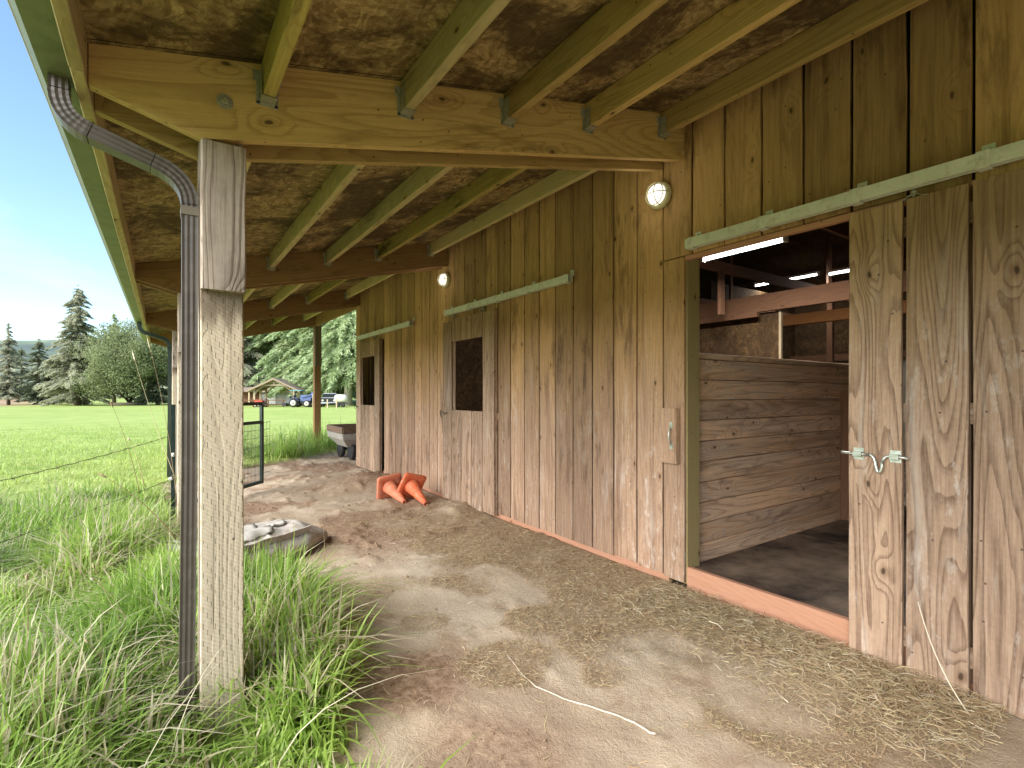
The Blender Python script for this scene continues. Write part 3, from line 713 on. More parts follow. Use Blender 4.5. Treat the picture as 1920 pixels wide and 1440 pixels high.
def track(ya, yb, parent, nb, trolleys):
    def f(b):
        pts = [(0, 2.262), (0, 2.206), (.006, 2.206), (.006, 2.203), (.018, 2.203), (.018, 2.207), (.004, 2.210), (.004, 2.258), (.050, 2.258), (.050, 2.262)]
        X0 = W-.088
        poly = [Vector((X0+x, ya, z)) for x, z in pts]; b.poly_prism(poly, (0, yb-ya, 0))
        b.box((X0+.049, ya+.001, 2.205), (X0+.053, yb-.001, 2.261), .001); b.box((X0+.030, ya+.002, 2.203), (X0+.049, yb-.002, 2.207), .001)
    t = quick('door_track', M['track'], f, parent, True)
    for i in range(nb):
        y = ya+.04+(yb-ya-.08)*i/(nb-1); X0 = W-.090
        def br(b):
            b.box((X0-.001, y-.022, 2.198), (X0+.0012, y+.022, 2.266), .0006); b.box((X0, y-.022, 2.2635), (W-.004, y+.022, 2.2665), .0006)
            b.box((W-.006, y-.022, 2.262), (W-.003, y+.022, 2.315), .0006); b.box((X0, y-.022, 2.196), (X0+.05, y+.022, 2.199), .0006)
            b.box((X0-.006, y-.008, 2.225), (X0-.001, y+.008, 2.256), .002)
            b.lathe([(.008, 0), (.008, .004), (.004, .006)], (W-.006, y, 2.294), (-1, 0, 0), 8)
        quick('track_bracket', M['track'], br, t)
    for y in trolleys:
        def tr(b):
            x = DX+.012
            b.tube([(x, y, 2.20), (x, y, 2.165)], .006, 8); b.lathe([(.012, 0), (.012, .01)], (x, y, 2.183), (0, 0, 1), 6)
            b.sweep([Vector(p) for p in ((x, y-.055, 2.160), (x, y-.03, 2.163), (x, y-.018, 2.174), (x, y+.018, 2.174), (x, y+.03, 2.163), (x, y+.055, 2.160))], lambda k: [(-.014, -.0015), (.014, -.0015), (.014, .0015), (-.014, .0015)], smooth=False)
        quick('door_trolley', M['galv'], tr, t)
    return t
track(-.35, 2.045, barn, 6, [.86, .05]); track(3.18, 5.41, barn, 5, [4.6, 5.25]); track(6.44, 8.72, barn, 5, [7.9, 8.6])
# latch on the near door: two keepers and a bent bolt
lx = DX-.001
def bolt(b):
    y = .9; z = .99; X = lx-.014
    pts = [(X, 1.145, z)]+[(X, yy, z) for yy in (1.10, 1.06, 1.03)]+bend((X, 1.03, z), (X-.002, 1.01, z+.004), (X-.004, 1.00, z-.03), 4)+bend((X-.004, 1.0, z-.03), (X-.006, .995, z-.078), (X-.006, .985, z-.078), 4)+bend((X-.006, .985, z-.078), (X-.006, .972, z-.078), (X-.004, .972, z-.03), 4)+bend((X-.004, .972, z-.03), (X, .965, z+.006), (X, .94, z), 4)+[(X, .90, z), (X, .872, z-.004)]
    b.tube(pts, .0068, 8)
la = quick('latch_bolt', M['steel'], bolt, d1)
for y in (1.075, .925):
    quick('latch_keeper', M['steel'], lambda b: (b.box((lx-.002, y-.022, .962), (lx, y+.022, 1.018), .0006), b.box((lx-.024, y-.018, .978), (lx-.002, y+.018, .981), .001), b.box((lx-.024, y-.018, .999), (lx-.002, y+.018, 1.002), .001), b.box((lx-.0245, y-.018, .979), (lx-.022, y+.018, 1.001), .001)), d1)
# nail heads on doors
def nails(b, X, ys_, zs_, r=.0045):
    for y in ys_:
        for z in zs_:
            if random.random() < .8: b.lathe([(r, 0), (r*.7, .0018)], (X, y+random.uniform(-.02, .02), z+random.uniform(-.03, .03)), (-1, 0, 0), 7)
0 and quick('nail_head', M['wire'], lambda b: nails(b, DX+.0005, [1.127-P_*(i+q) for i in range(3) for q in (.2, .8)], [.1, 1.2, 2.05]), d1)
0 and quick('nail_head', M['wire'], lambda b: nails(b, W+.0005, [K0+P_*(i+.5) for i in range(-8, 8)], [.35, 1.35, 2.4, 2.95], .005), barn)
# handle block on the fixed corner board
hb = quick('handle_block', M['siding'], lambda b: b.bar((W-.022, 2.215, .815), (W-.022, 2.215, 1.182), (0, .068, 0), (.020, 0, 0), .003, 3, .001), barn)
quick('pull_handle', M['steel'], lambda b: (b.tube(bend((W-.046, 2.185, 1.06), (W-.095, 2.18, 1.0), (W-.046, 2.185, .94), 10), .006, 8), b.box((W-.046, 2.173, 1.05), (W-.043, 2.197, 1.09), .001), b.box((W-.046, 2.173, .91), (W-.043, 2.197, .95), .001)), hb)
# chain latches on the two far doors
def chain(b, y, z):
    b.tube([(DX-.012, y+.04, z), (DX-.012, y-.02, z+.01), (DX-.012, y-.05, z-.02), (DX-.012, y-.08, z+.005), (DX-.01, y-.12, z)], .005, 6)
    b.tube([(DX-.004, y+.045, z+.03), (DX-.02, y+.05, z), (DX-.004, y+.045, z-.05)], .005, 6)
    for i in range(9):
        c = Vector((W-.02, y+.075, z-.03-i*.026)); a = Vector((0, .008, 0)) if i % 2 else Vector((.008, 0, 0))
        b.tube([c+a*math.cos(t)+Vector((0, 0, .016))*math.sin(t) for t in np.linspace(0, 2*math.pi, 9)[:-1]], .0022, 5, closed=True)
quick('door_chain', M['wire'], lambda b: chain(b, 5.50, 1.05), d2); quick('door_chain', M['wire'], lambda b: chain(b, 8.83, 1.06), d3)

# interior
ins = barn
def planks(b):
    z = .098; i = 0
    while z < 1.55:
        h = .142 if z+.142 < 1.56 else 1.563-z
        b.bar((2.99, 2.170, z+h/2), (6.35, 2.170, z+h/2), (0, 0, h/2-.0022), (0, .019, 0), .003, 8, .0012); z += h
quick('stall_partition', M['plank'], planks, ins)
quick('partition_backing', M['blackgap'], lambda b: b.box((2.99, 2.191, .1), (6.35, 2.2, 1.55)), ins)  # unseen board added to stop brightness showing through the plank gaps
quick('stall_partition', M['plank'], lambda b: [b.bar((6.35, a, z+.07), (6.35, c, z+.07), (0, 0, .069), (.019, 0, 0), .003) for z in np.arange(.125, 1.2, .142) for a, c in ((-1.4, .6),)], ins)
for lo_, hi_ in (((5.16, 2.06, .12), (5.25, 2.149, 1.3)), ((6.38, 2.1, .12), (6.5, 2.24, 3.0)), ((4.4, 4.0, 0), (4.5, 4.1, 3.3))): quick('partition_post', M['rafter_in'], lambda b: b.box(lo_, hi_), ins)
quick('stall_floor_mat', M['mat'], lambda b: (b.box((W+.06, -1.38, .06), (4.324, 2.148, .118), .004), b.box((4.326, -1.38, .06), (6.33, 2.148, .118), .004), b.box((6.4, -7.9, .02), (15.8, 8.9, .05)), b.box((W+.06, 2.2, .02), (6.3, 8.9, .08))), ins)
quick('strand_board_panel', M['osb_in'], lambda b: b.box((2.99, 5.70, .1), (6.3, 5.72, 2.8)), ins)
for y in (-1.4, 5.75): quick('stall_partition', M['plank'], lambda b: [b.bar((2.99, y, z+.07), (6.3, y, z+.07), (0, 0, .069), (0, .019, 0), .003) for z in np.arange(.125, 1.5, .142)], ins)
quick('feed_shelf', M['plank'], lambda b: (b.box((3.05, 5.0, .98), (3.5, 5.04, 1.05)), b.box((3.5, 4.3, .95), (3.54, 5.7, 1.03))), ins)
quick('header_beam', M['rafter_in'], lambda b: (b.box((6.36, -7.9, 2.34), (6.44, 8.9, 2.56)), b.box((6.30, 3.6, 2.27), (6.35, 8.9, 2.335))), ins)
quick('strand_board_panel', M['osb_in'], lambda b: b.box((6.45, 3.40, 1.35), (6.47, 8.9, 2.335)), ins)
quick('panel_trim', M['cedar'], lambda b: b.box((6.44, 3.365, 1.35), (6.48, 3.395, 2.335)), ins)
quick('pine_board', M['orange'], lambda b: b.box((8.0, -4, 2.33), (8.04, 8.9, 2.50)), ins)
quick('strand_board_panel', M['osb_in'], lambda b: (b.box((11.6, -7.9, 1.95), (11.63, 8.9, 4.0)), b.box((8.5, 5.75, 1.6), (11.6, 5.78, 3.4))), ins)
quick('grey_panel', M['greypanel'], lambda b: (b.box((11.5, -7.9, .05), (11.59, 8.9, 1.94)), b.box((8.5, 5.6, .05), (11.4, 5.65, 1.6))), ins)
quick('wall_girt', M['rafter_in'], lambda b: (b.box((11.4, -4, 1.95), (11.49, 8.8, 2.09)), b.box((10.7, 4.6, 1.9), (10.8, 4.7, 4.2))), ins)
for y in (-1.0, 2.3, 3.9, 5.6, 8.2):
    def tr(b):
        b.box((W+.05, y, 2.86), (15.8, y+.04, 3.0)); b.box((5.9, y-.04, 2.3), (6.0, y, 2.86))
        for x0, z0, x1, z1 in ((6.0, 3.0, 7.4, 3.95), (9, 3.0, 9, 4.45)):
            b.bar((x0, y+.06, z0), (x1, y+.06, z1), (.04, 0, .02), (0, .018, 0))
    quick('roof_truss', M['rafter_in'], tr, ins)
quick('interior_purlins', M['rafter_in'], lambda b: [b.box((x, -7.9, ztop(x)-.145), (x+.04, 8.95, ztop(x)-.01)) for x in np.arange(3.4, 9, .62)], ins)
# fluorescent lights
def fluo(px0, py0, px1, py1, X, label, pw=5):
    a = ray(px0, py0); c = ray(px1, py1); a = a*(X/a.x); c = c*(X/c.x); z = HC+(a.z+c.z)/2; y0, y1 = c.y, a.y
    t = thing('fluorescent_light', label, 'light fixture', (X, (y0+y1)/2, z), 'lit tube lights inside the barn')
    quick('tube', M['tube'], lambda b: b.tube([(X, y0, z), (X, y1, z)], .014, 10), t)
    l = bpy.data.lights.new('tube_light', 'AREA'); l.shape = 'RECTANGLE'; l.size = .018; l.size_y = y1-y0; l.energy = pw; l.color = (1, .96, .9)
    lo = bpy.data.objects.new('tube_light', l); COL.objects.link(lo); lo.parent = t; lo.location = (0, 0, -.0185)
    quick('housing', M['white'], lambda b: (b.box((X-.035, y0-.02, z+.022), (X+.035, y1+.02, z+.06)), b.box((X-.03, y0-.04, z-.02), (X+.03, y0-.01, z+.06)), b.box((X-.03, y1+.01, z-.02), (X+.03, y1+.04, z+.06))), t)
    for y in (y0+.1, y1-.1): quick('hanging_wire', M['wire'], lambda b: b.tube([(X, y, z+.06), (X, y, ztop(min(X, 18-X))-.02)], .003, 5), t)
fluo(1322, 486, 1468, 452, 5.0, 'nearest and longest lit tube light seen through the open stall doorway', 28)
fluo(1418, 533, 1532, 518, 10.2, 'middle lit tube light hanging deeper inside the barn')
fluo(1557, 513, 1660, 497, 9.2, 'lit tube light half hidden behind the edge of the near sliding door')

# bulkhead lamps
def wall_lamp(y, z, label):
    t = thing('wall_lamp', label, 'lamp', (W, y, z), 'round caged lamps on the barn wall')
    o = (W-.001, y, z)
    quick('base', M['lampbase'], lambda b: b.lathe([(.088, 0), (.092, .01), (.092, .032), (.084, .042), (.072, .044)], o, (-1, 0, 0), 32), t)
    quick('globe', M['globe'], lambda b: b.lathe([(.070, .040)]+[(.070*math.cos(q), .044+.058*math.sin(q)) for q in np.linspace(.1, 1.5, 9)], o, (-1, 0, 0), 28), t)
    def cage(b):
        c = Vector((W-.045, y, z))
        for dy in (-.028, .028):
            b.tube([c+Vector((-.070*math.sin(q), dy*1.0, .078*math.cos(q))) for q in np.linspace(0, math.pi, 14)], .0032, 6)
        b.tube([c+Vector((-.068*math.sin(q), .078*math.cos(q), .0)) for q in np.linspace(0, math.pi, 14)], .0032, 6)
        b.tube([c+Vector((-.03, .074*math.cos(q), .074*math.sin(q))) for q in np.linspace(0, 2*math.pi, 25)[:-1]], .0032, 6, closed=True)
    quick('cage', M['lampbase'], cage, t)
    l = bpy.data.lights.new('lamp_light', 'POINT'); l.energy = LAMP_W; l.color = (1, .95, .82); l.shadow_soft_size = .09
    lo = bpy.data.objects.new('lamp_light', l); COL.objects.link(lo); lo.parent = t; lo.location = (-.22, 0, -.02)
LAMP_W = .12
wall_lamp(2.30, 2.64, 'lit round caged lamp beside the open doorway under the nearest girder')
wall_lamp(5.50, 2.65, 'lit round caged lamp above the middle stall door track')

# ================================================================= THINGS UNDER THE ROOF
def cone(base, tip, mat, label, spin):
    base, tip = Vector(base), Vector(tip); ax = (tip-base).normalized(); L = .41
    t = thing('traffic_cone', label, 'traffic cone', base, 'two orange traffic cones lying by the wall')
    def pl(b):
        a = ax.cross(Vector((0, 0, 1))).normalized(); c = a.cross(ax); a, c = a*math.cos(spin)+c*math.sin(spin), c*math.cos(spin)-a*math.sin(spin)
        s_ = .155; rr = .035; pts = []
        for sx, sy_, a0 in ((1, 1, 0), (-1, 1, 90), (-1, -1, 180), (1, -1, 270)):
            for k in range(5):
                q = R(a0+22.5*k); pts.append((sx*(s_-rr)+rr*math.cos(q), sy_*(s_-rr)+rr*math.sin(q)))
        P3 = [base+a*x+c*y+ax*.008*math.sin(3*x/s_)*1 for x, y in pts]
        # ring shaped plate with a turned-down rim
        def ring(sc, h): return [base+(a*x+c*y)*sc+ax*h for x, y in pts]
        rings = [ring(.94, -.012), ring(1, -.010), ring(1, .012), ring(.93, .020), [base+(a*x+c*y).normalized()*.098+ax*.022 for x, y in pts], [base+(a*x+c*y).normalized()*.088+ax*.0 for x, y in pts]]
        n = len(pts); bb = len(b.v)
        for rg in rings: b.v += rg
        for k in range(len(rings)):
            k2 = (k+1) % len(rings)
            for i in range(n):
                j = (i+1) % n; b.face((bb+k*n+i, bb+k*n+j, bb+k2*n+j, bb+k2*n+i), [(0, 0)]*4, .5, True)
    quick('base_plate', mat, pl, t, True)
    def bd(b):
        prof = [(.098, .015), (.084, .03), (.056, .19), (.060, .195), (.058, .21), (.036, .34), (.024, L), (.018, L), (.028, .34), (.05, .18), (.078, .02)]
        o, n = base, 28; a = ax.orthogonal().normalized(); c = ax.cross(a); rg = []
        for (rad, h) in prof:
            ids = []
            for i in range(n): q = 2*math.pi*i/n; ids.append(len(b.v)); b.v.append(o+ax*h+(a*math.cos(q)+c*math.sin(q))*rad)
            rg.append(ids)
        for k in range(len(rg)):
            A, B = rg[k], rg[(k+1) % len(rg)]
            for i in range(n):
                j = (i+1) % n; b.face((A[i], A[j], B[j], B[i]), [(0, 0)]*4, .5, True)
    quick('cone_body', mat, bd, t, True)
g0 = G(2.4, 5.4)
cone((2.46, 5.72, g0+.185), (2.475, 5.34, g0+.03), M['cone'], 'bright orange traffic cone lying on top, nearer the barn wall', .28)
cone((2.27, 5.95, g0+.16), (2.31, 5.56, g0+.03), M['cone2'], 'faded dirt-smeared orange cone lying underneath, farther from the wall', -.12)

# sack
def sack():
    a, c = Vector((1.19, 4.64, 0)), Vector((.10, 4.18, 0)); ax = (c-a); L = ax.length; ax.normalize(); sdv = Vector((-ax.y, ax.x, 0))
    nu, nv = 60, 36; Vv = []; F_ = []
    for i in range(nu+1):
        s_ = i/nu; wdt = .32*min(1, (s_/.34+.015)**.7); hgt = .125*min(1, (s_/.30+.02)**.8)*(1-.5*s_)+.022
        for j in range(nv):
            q = 2*math.pi*j/nv; x = math.cos(q)*wdt; z = math.sin(q)*hgt
            n1 = float(fbm(s_*7+3, x*9+5, 61)-.47)*.055
            fold = .007*math.sin(s_*9+x*30+3*math.sin(s_*5))
            p = a+ax*(L*s_)+sdv*x+Vector((0, 0, hgt*.9+z+(n1+fold)*(1 if z > 0 else .2)))
            p.z += G(p.x, p.y)-.01; Vv.append(p)
    mb = MB(); mb.v = Vv
    for i in range(nu):
        for j in range(nv):
            k = (j+1) % nv; mb.face((i*nv+j, i*nv+k, (i+1)*nv+k, (i+1)*nv+j), [(0, 0)]*4, .5, True)
    mb.face(range(nv), [(0, 0)]*nv, .5); mb.face([nu*nv+j for j in reversed(range(nv))], [(0, 0)]*nv, .5)
    t = thing('feed_sack', 'slumped grey canvas sack with white panel lying on the dirt behind the nearest post', 'sack', (.6, 4.35, G(.6, 4.35)))
    mb.build('sack_body', M['sack'], t, True)
    # draped white panel on the upper side and folded flap strip
    def surf(s_, x):
        wdt = .32*min(1, (s_/.34+.015)**.7); hgt = .125*min(1, (s_/.30+.02)**.8)*(1-.5*s_)+.022
        z = max(0, 1-(abs(x)/wdt)**2)**.5*hgt
        p = a+ax*(L*s_)+sdv*x; n1 = float(fbm(s_*7+3, x*9+5, 61)-.47)*.055
        return Vector((p.x, p.y, G(p.x, p.y)+hgt*.9+z+n1+.007*math.sin(s_*9+x*30+3*math.sin(s_*5))+.006))
    def panel(b, s0, s1, x0, x1, n=10, m=16, th=.004):
        bb = len(b.v)
        for up in (0, 1):
            for i in range(m+1):
                for j in range(n+1):
                    s_ = s0+(s1-s0)*i/m; x = x0+(x1-x0)*j/n; p = surf(s_+.012*math.sin(j*2.1), x+.01*math.sin(i*1.7)); p.z += (th if up else -.003)+.002*math.sin(i*.9+j); b.v.append(p)
        q = (m+1)*(n+1)
        for i in range(m):
            for j in range(n):
                A = bb+i*(n+1)+j; b.face((A, A+1, A+n+2, A+n+1), [(0, 0)]*4, .5, True); A += q; b.face((A+n+1, A+n+2, A+1, A), [(0, 0)]*4, .5, True)
        for i in range(m):
            for j in (0, n): A = bb+i*(n+1)+j; b.face((A, A+n+1, A+n+1+q, A+q), [(0, 0)]*4, .5)
        for j in range(n):
            for i in (0, m): A = bb+i*(n+1)+j; b.face((A, A+1, A+1+q, A+q), [(0, 0)]*4, .5)
    quick('white_panel', M['sackwhite'], lambda b: panel(b, .50, .97, -.2, .16), t, True)
    quick('paper_tag', M['sackwhite'], lambda b: panel(b, .36, .45, -.05, .07, 4, 4, .006), t, True)
    quick('folded_flap', M['sack'], lambda b: b.bar(surf(.30, .26)+Vector((0, 0, .005)), surf(.98, .29)+Vector((-.02, -.03, -.03)), Vector((0, 0, .035))+sdv*.02, sdv*.008, .004, 10, .006), t, True)
sack()

# white stick on the dirt
pp = [gat(*q) for q in ((952, 1230), (975, 1262), (1005, 1290), (1055, 1312), (1115, 1330), (1190, 1358), (1240, 1385))]
pts = []
for i in range(len(pp)-1):
    for k in range(5): p = pp[i].lerp(pp[i+1], k/5); p.z = G(p.x, p.y)+.006; pts.append(p)
tag(quick('stick', M['stick'], lambda b: b.tube(pts, lambda k: .0018+.00008*k, 8)), 'long thin bleached curving stick lying on bare dirt in front', 'stick')

# loose dry stem leaning at the near door
q0 = gat(1900, 1358)
tag(quick('dry_stem', M['hay'], lambda b: (b.tube(bend((2.60, .60, G(2.6, .6)), (2.66, .74, .10), (2.755, .835, .36), 12), .0022, 6), b.tube([(2.64, .68, .09), (2.70, .74, .16)], .0016, 5))), 'single dry straw stem leaning against the foot of the near sliding door', 'straw')

# dump cart beyond the barn corner
def cart():
    g = G(3, 10.2)
    t = thing('garden_cart', 'grey tub dump cart with wooden top rails parked behind the far barn corner', 'cart', (3.15, 10.25, g))
    x0, x1, y0, y1, zt = 2.80, 3.5, 9.72, 10.85, .60
    def tub(b):
        top = [(x0, y0), (x1, y0), (x1, y1), (x0, y1)]; bot = [(x0+.14, y0+.16), (x1-.14, y0+.16), (x1-.14, y1-.3), (x0+.14, y1-.3)]
        bb = len(b.v); zb = .24
        mid = [(a[0]*.9+c[0]*.1, a[1]*.9+c[1]*.1) for a, c in zip(top, bot)]
        for P2, z in ((top, zt-.09), (mid, zt-.2), (bot, zb), ([(x+(.02 if x < 3.1 else -.02), y+(.02 if y < 10.2 else -.02)) for x, y in bot], zb+.02), ([(x+(.02 if x < 3.1 else -.02), y+(.02 if y < 10.2 else -.02)) for x, y in top], zt-.09)):
            b.v += [Vector((x, y, z)) for x, y in P2]
        for k in range(4):
            for i in range(4):
                j = (i+1) % 4; b.face((bb+4*k+i, bb+4*k+j, bb+4*k+4+j, bb+4*k+4+i), [(0, 0)]*4, .5)
        b.face((bb+8, bb+9, bb+10, bb+11), [(0, 0)]*4, .5); b.face((bb+12, bb+13, bb+14, bb+15), [(0, 0)]*4, .5)
        for i in range(4): j = (i+1) % 4; b.face((bb+i, bb+j, bb+16+j, bb+16+i), [(0, 0)]*4, .5)
    quick('tub', M['tub'], tub, t, True)
    for a, c in (((x0, y0), (x1, y0)), ((x1, y0), (x1, y1)), ((x1, y1), (x0, y1)), ((x0, y1), (x0, y0))):
        d = Vector((c[0]-a[0], c[1]-a[1], 0)).normalized(); nn = Vector((-d.y, d.x, 0))
        quick('top_rail', M['cart_wood'], lambda b: b.bar(Vector((*a, zt-.02))+d*.012, Vector((*c, zt-.02))-d*.012, (0, 0, .06), nn*.012), t)
    for (x, y) in ((x0+.24, y0+.22), (x1-.24, y0+.22), (x0+.20, y1-.32), (x1-.20, y1-.32)):
        w = quick('wheel', M['rubber'], lambda b: b.lathe([(.10, -.045), (.165, -.04), (.175, -.02), (.175, .02), (.165, .04), (.10, .045)], (x, y, g+.175), (1, 0, 0), 24), t)
        quick('rim', M['tub'] if False else M['darkpaint'], lambda b: b.lathe([(.09, -.05), (.09, .05)], (x, y, g+.175), (1, 0, 0), 16), w)
    quick('chassis', M['darkpaint'], lambda b: (b.box((x0+.3, y0+.3, g+.15), (x0+.34, y1-.3, g+.23)), b.box((x1-.34, y0+.3, g+.15), (x1-.3, y1-.3, g+.23)), b.box((x0+.2, y0+.22, g+.15), (x1-.2, y0+.27, g+.2)), b.box((x0+.2, y1-.38, g+.15), (x1-.2, y1-.33, g+.2))), t)
cart()

# metal gate with mesh
def gate():
    H0 = Vector((.13, 6.27, 0)); E = Vector((1.07, 7.38, 0)); d = (E-H0).normalized(); n = Vector((-d.y, d.x, 0)); L = (E-H0).length; zb, zt, zm = .10, 1.15, .905
    t = thing('metal_gate', 'dark green tube gate with wire mesh standing open under the lean-to', 'gate', (H0.x, H0.y, 0))
    w = .02
    def fr(b):
        for s_ in (.03, L): b.bar(H0+d*s_+Vector((0, 0, zb)), H0+d*s_+Vector((0, 0, zt)), d*w, n*w, .004)
        for z in (zb+.02, zm, zt-.0): b.bar(H0+d*(.03+w)+Vector((0, 0, z)), H0+d*(L-w)+Vector((0, 0, z)), Vector((0, 0, w)), n*w, .004)
    quick('gate_frame', M['gatepaint'], fr, t)
    def me_(b):
        for i in range(48):
            s_ = .06+(L-.10)*i/47; b.tube([H0+d*s_+n*.022+Vector((0, 0, zb+.02)), H0+d*(s_+.0)+n*.022+Vector((0, 0, zm+.01))], .003, 4)
        for z in (.22, .34, .46, .58, .70, .80, .89): b.tube([H0+d*.05+n*.025+Vector((0, 0, z)), H0+d*(L+.02)+n*.025+Vector((0, 0, z)), H0+d*(L+.20)+n*.0+Vector((0, 0, z+random.uniform(0, .02)))], .0026, 4)
        for s_ in (.07, .13, .19): b.tube([H0+d*(L+s_)+n*(.02-s_*.1)+Vector((0, 0, .45 if s_ > .1 else .25)), H0+d*(L+s_)+n*(.02-s_*.1)+Vector((0, 0, .91))], .0026, 4)
    quick('wire_mesh', M['wire'], me_, t)
gate()
# fence of wire strands on a green steel post
def fence():
    base = Vector((.085, 6.2, 0)); g = G(.085, 6.2)
    t = thing('wire_fence', 'sagging barbed wire strung from a green steel stake across the grass', 'fence', (base.x, base.y, g))
    quick('fence_post', M['gatepaint'], lambda b: (b.bar(base+Vector((0, 0, g-.2)), base+Vector((0, 0, 1.17)), (.02, 0, 0), (0, .004, 0), .001), b.bar(base+Vector((0, .014, g-.2)), base+Vector((0, .014, 1.17)), (0, .012, 0), (.003, 0, 0), .001)), t)
    e = Vector((-1.9, 2.6, 0)); n2 = Vector((e.x, e.y, 0))
    quick('fence_post', M['gatepaint'], lambda b: b.bar(e+Vector((0, 0, G(e.x, e.y)-.2)), e+Vector((0, 0, 1.05)), (.02, 0, 0), (0, .004, 0), .001), t)
    for z0, z1, sag, mt in ((.86, .72, .07, M['barb']), (.42, .34, .05, M['wire'])):
        def w_(b):
            P0 = base+Vector((0, 0, z0)); P1 = e+Vector((0, 0, z1)); pts = []
            for i in range(90):
                q = i/89; p = P0.lerp(P1, q); p.z -= sag*4*q*(1-q); pts.append(p+Vector((0, 0, .003*math.sin(i*1.7))))
            b.tube(pts, .0028, 5)
            if mt is M['barb']:
                for i in range(4, 88, 4):
                    p = pts[i]; b.tube([p+Vector((.012, 0, .012)), p, p+Vector((-.010, .004, -.014))], .0013, 4); b.tube([p+Vector((-.012, 0, .012)), p, p+Vector((.010, .004, -.012))], .0013, 4)
        quick('wire_strand', mt, w_, t)
    quick('insulator', M['white'], lambda b: (b.lathe([(.012, -.02), (.018, -.01), (.01, 0), (.018, .01), (.012, .02)], base+Vector((-.02, -.03, .42)), (.3, 1, 0), 12), b.lathe([(.014, -.018), (.014, .018)], base+Vector((0, -.01, .66)), (0, 0, 1), 10)), t)
fence()

# ================================================================= GRASS, HAY, CLODS
def blades(name, base, H, Wd, curl, rnd, mat, width_dir=None, lift=.0, levels=5):
    N = len(base); th = rng.uniform(0, 2*np.pi, N); d = np.stack([np.cos(th), np.sin(th)], -1)
    ph = th+np.pi/2+rng.normal(0, .5, N); wv = np.stack([np.cos(ph), np.sin(ph), np.zeros(N)], -1)
    sv_ = np.linspace(0, 1, levels); Vs = []; tip = []
    for s_ in sv_:
        horiz = (curl*(s_**1.8))*H; vert = H*(s_-.48*np.clip(curl, 0, 1.6)*s_**2.6)
        c = base+np.concatenate([d*horiz[:, None], vert[:, None]], 1)
        wd = (Wd*(1-s_**2.2)*.5+.0002)*(1 if s_ > 0 else .7)
        Vs += [c-wv*wd[:, None], c+wv*wd[:, None]]; tip += [np.full(N, s_)]*2
    V_ = np.stack(Vs, 1).reshape(-1, 3); k = 2*levels; b0 = (np.arange(N)*k)[:, None]
    Fs = [b0+np.array([2*i, 2*i+1, 2*i+3, 2*i+2]) for i in range(levels-1)]
    F_ = np.concatenate(Fs, 1).reshape(-1, 4); fr = np.repeat(rnd, levels-1)
    return rawmesh(name, V_, F_, mat, dict(tip=np.stack(tip, 1).ravel()), facerand=fr, smooth=True)
def scatter(n, x0, x1, y0, y1, fn):
    X = rng.uniform(x0, x1, n); Y = rng.uniform(y0, y1, n); k = rng.uniform(0, 1, n) < fn(X, Y); return X[k], Y[k]
def inview(X, Y): return (X > -.24*Y-.35)
def mk(name, n, x0, x1, y0, y1, hmin, hmax, wmin, wmax, dens=None, dry=.19, curlm=.65, label=None, power=1.):
    X, Y = scatter(n, x0, x1, y0, y1, lambda X, Y: np.where(inview(X, Y), (grassiness(X, Y)**power if dens is None else dens(X, Y)), 0))
    m = len(X); tuft = fbm(X*2.4, Y*2.4, 77)
    H = rng.uniform(hmin, hmax, m)*(.55+.9*sm(.3, .65, tuft))*(.42+.58*sm(.2, .75, np.hypot(X-.15, (Y-1.75)*.9)))
    Wd = rng.uniform(wmin, wmax, m); curl = np.abs(rng.normal(curlm, .45, m))
    rnd = np.clip(.12+.72*np.clip(rng.normal(.5, .2, m)+(fbm(X*1.3+7, Y*1.3, 88)-.47)*1.2, 0, 1), 0, .84)
    isdry = rng.uniform(0, 1, m) < dry*(.4+1.6*sm(.45, .6, fbm(X*1.7, Y*1.7, 99))); rnd = np.where(isdry, rng.uniform(.88, 1, m), rnd)
    base = np.stack([X, Y, gz(X, Y)-.01], -1)
    o = blades(name, base, H, Wd, curl, rnd, M['field_grass'] if name == 'field_grass' else M['grass']); tag(o, label, 'grass', None, 'stuff'); return o
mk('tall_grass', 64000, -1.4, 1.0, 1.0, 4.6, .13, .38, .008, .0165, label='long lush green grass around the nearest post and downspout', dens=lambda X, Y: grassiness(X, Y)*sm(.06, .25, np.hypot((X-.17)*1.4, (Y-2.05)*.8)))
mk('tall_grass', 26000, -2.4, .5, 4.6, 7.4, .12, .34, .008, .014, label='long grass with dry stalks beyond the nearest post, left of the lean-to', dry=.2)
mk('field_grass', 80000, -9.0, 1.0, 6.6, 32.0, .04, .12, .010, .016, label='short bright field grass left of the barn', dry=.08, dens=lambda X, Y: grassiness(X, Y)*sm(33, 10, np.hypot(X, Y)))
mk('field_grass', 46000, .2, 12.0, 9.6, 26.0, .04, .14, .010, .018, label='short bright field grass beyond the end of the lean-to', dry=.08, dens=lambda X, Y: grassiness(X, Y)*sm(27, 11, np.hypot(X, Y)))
mk('tall_grass', 16000, .4, 4.6, 9.3, 13.2, .28, .62, .007, .013, label='tall grass clumps around the far post', dens=lambda X, Y: grassiness(X, Y)*sm(13.2, 11.8, Y-.25*X+.3)*sm(.40, .5, fbm(X*1.1+3, Y*1.1, 12)), dry=.1, curlm=.7)
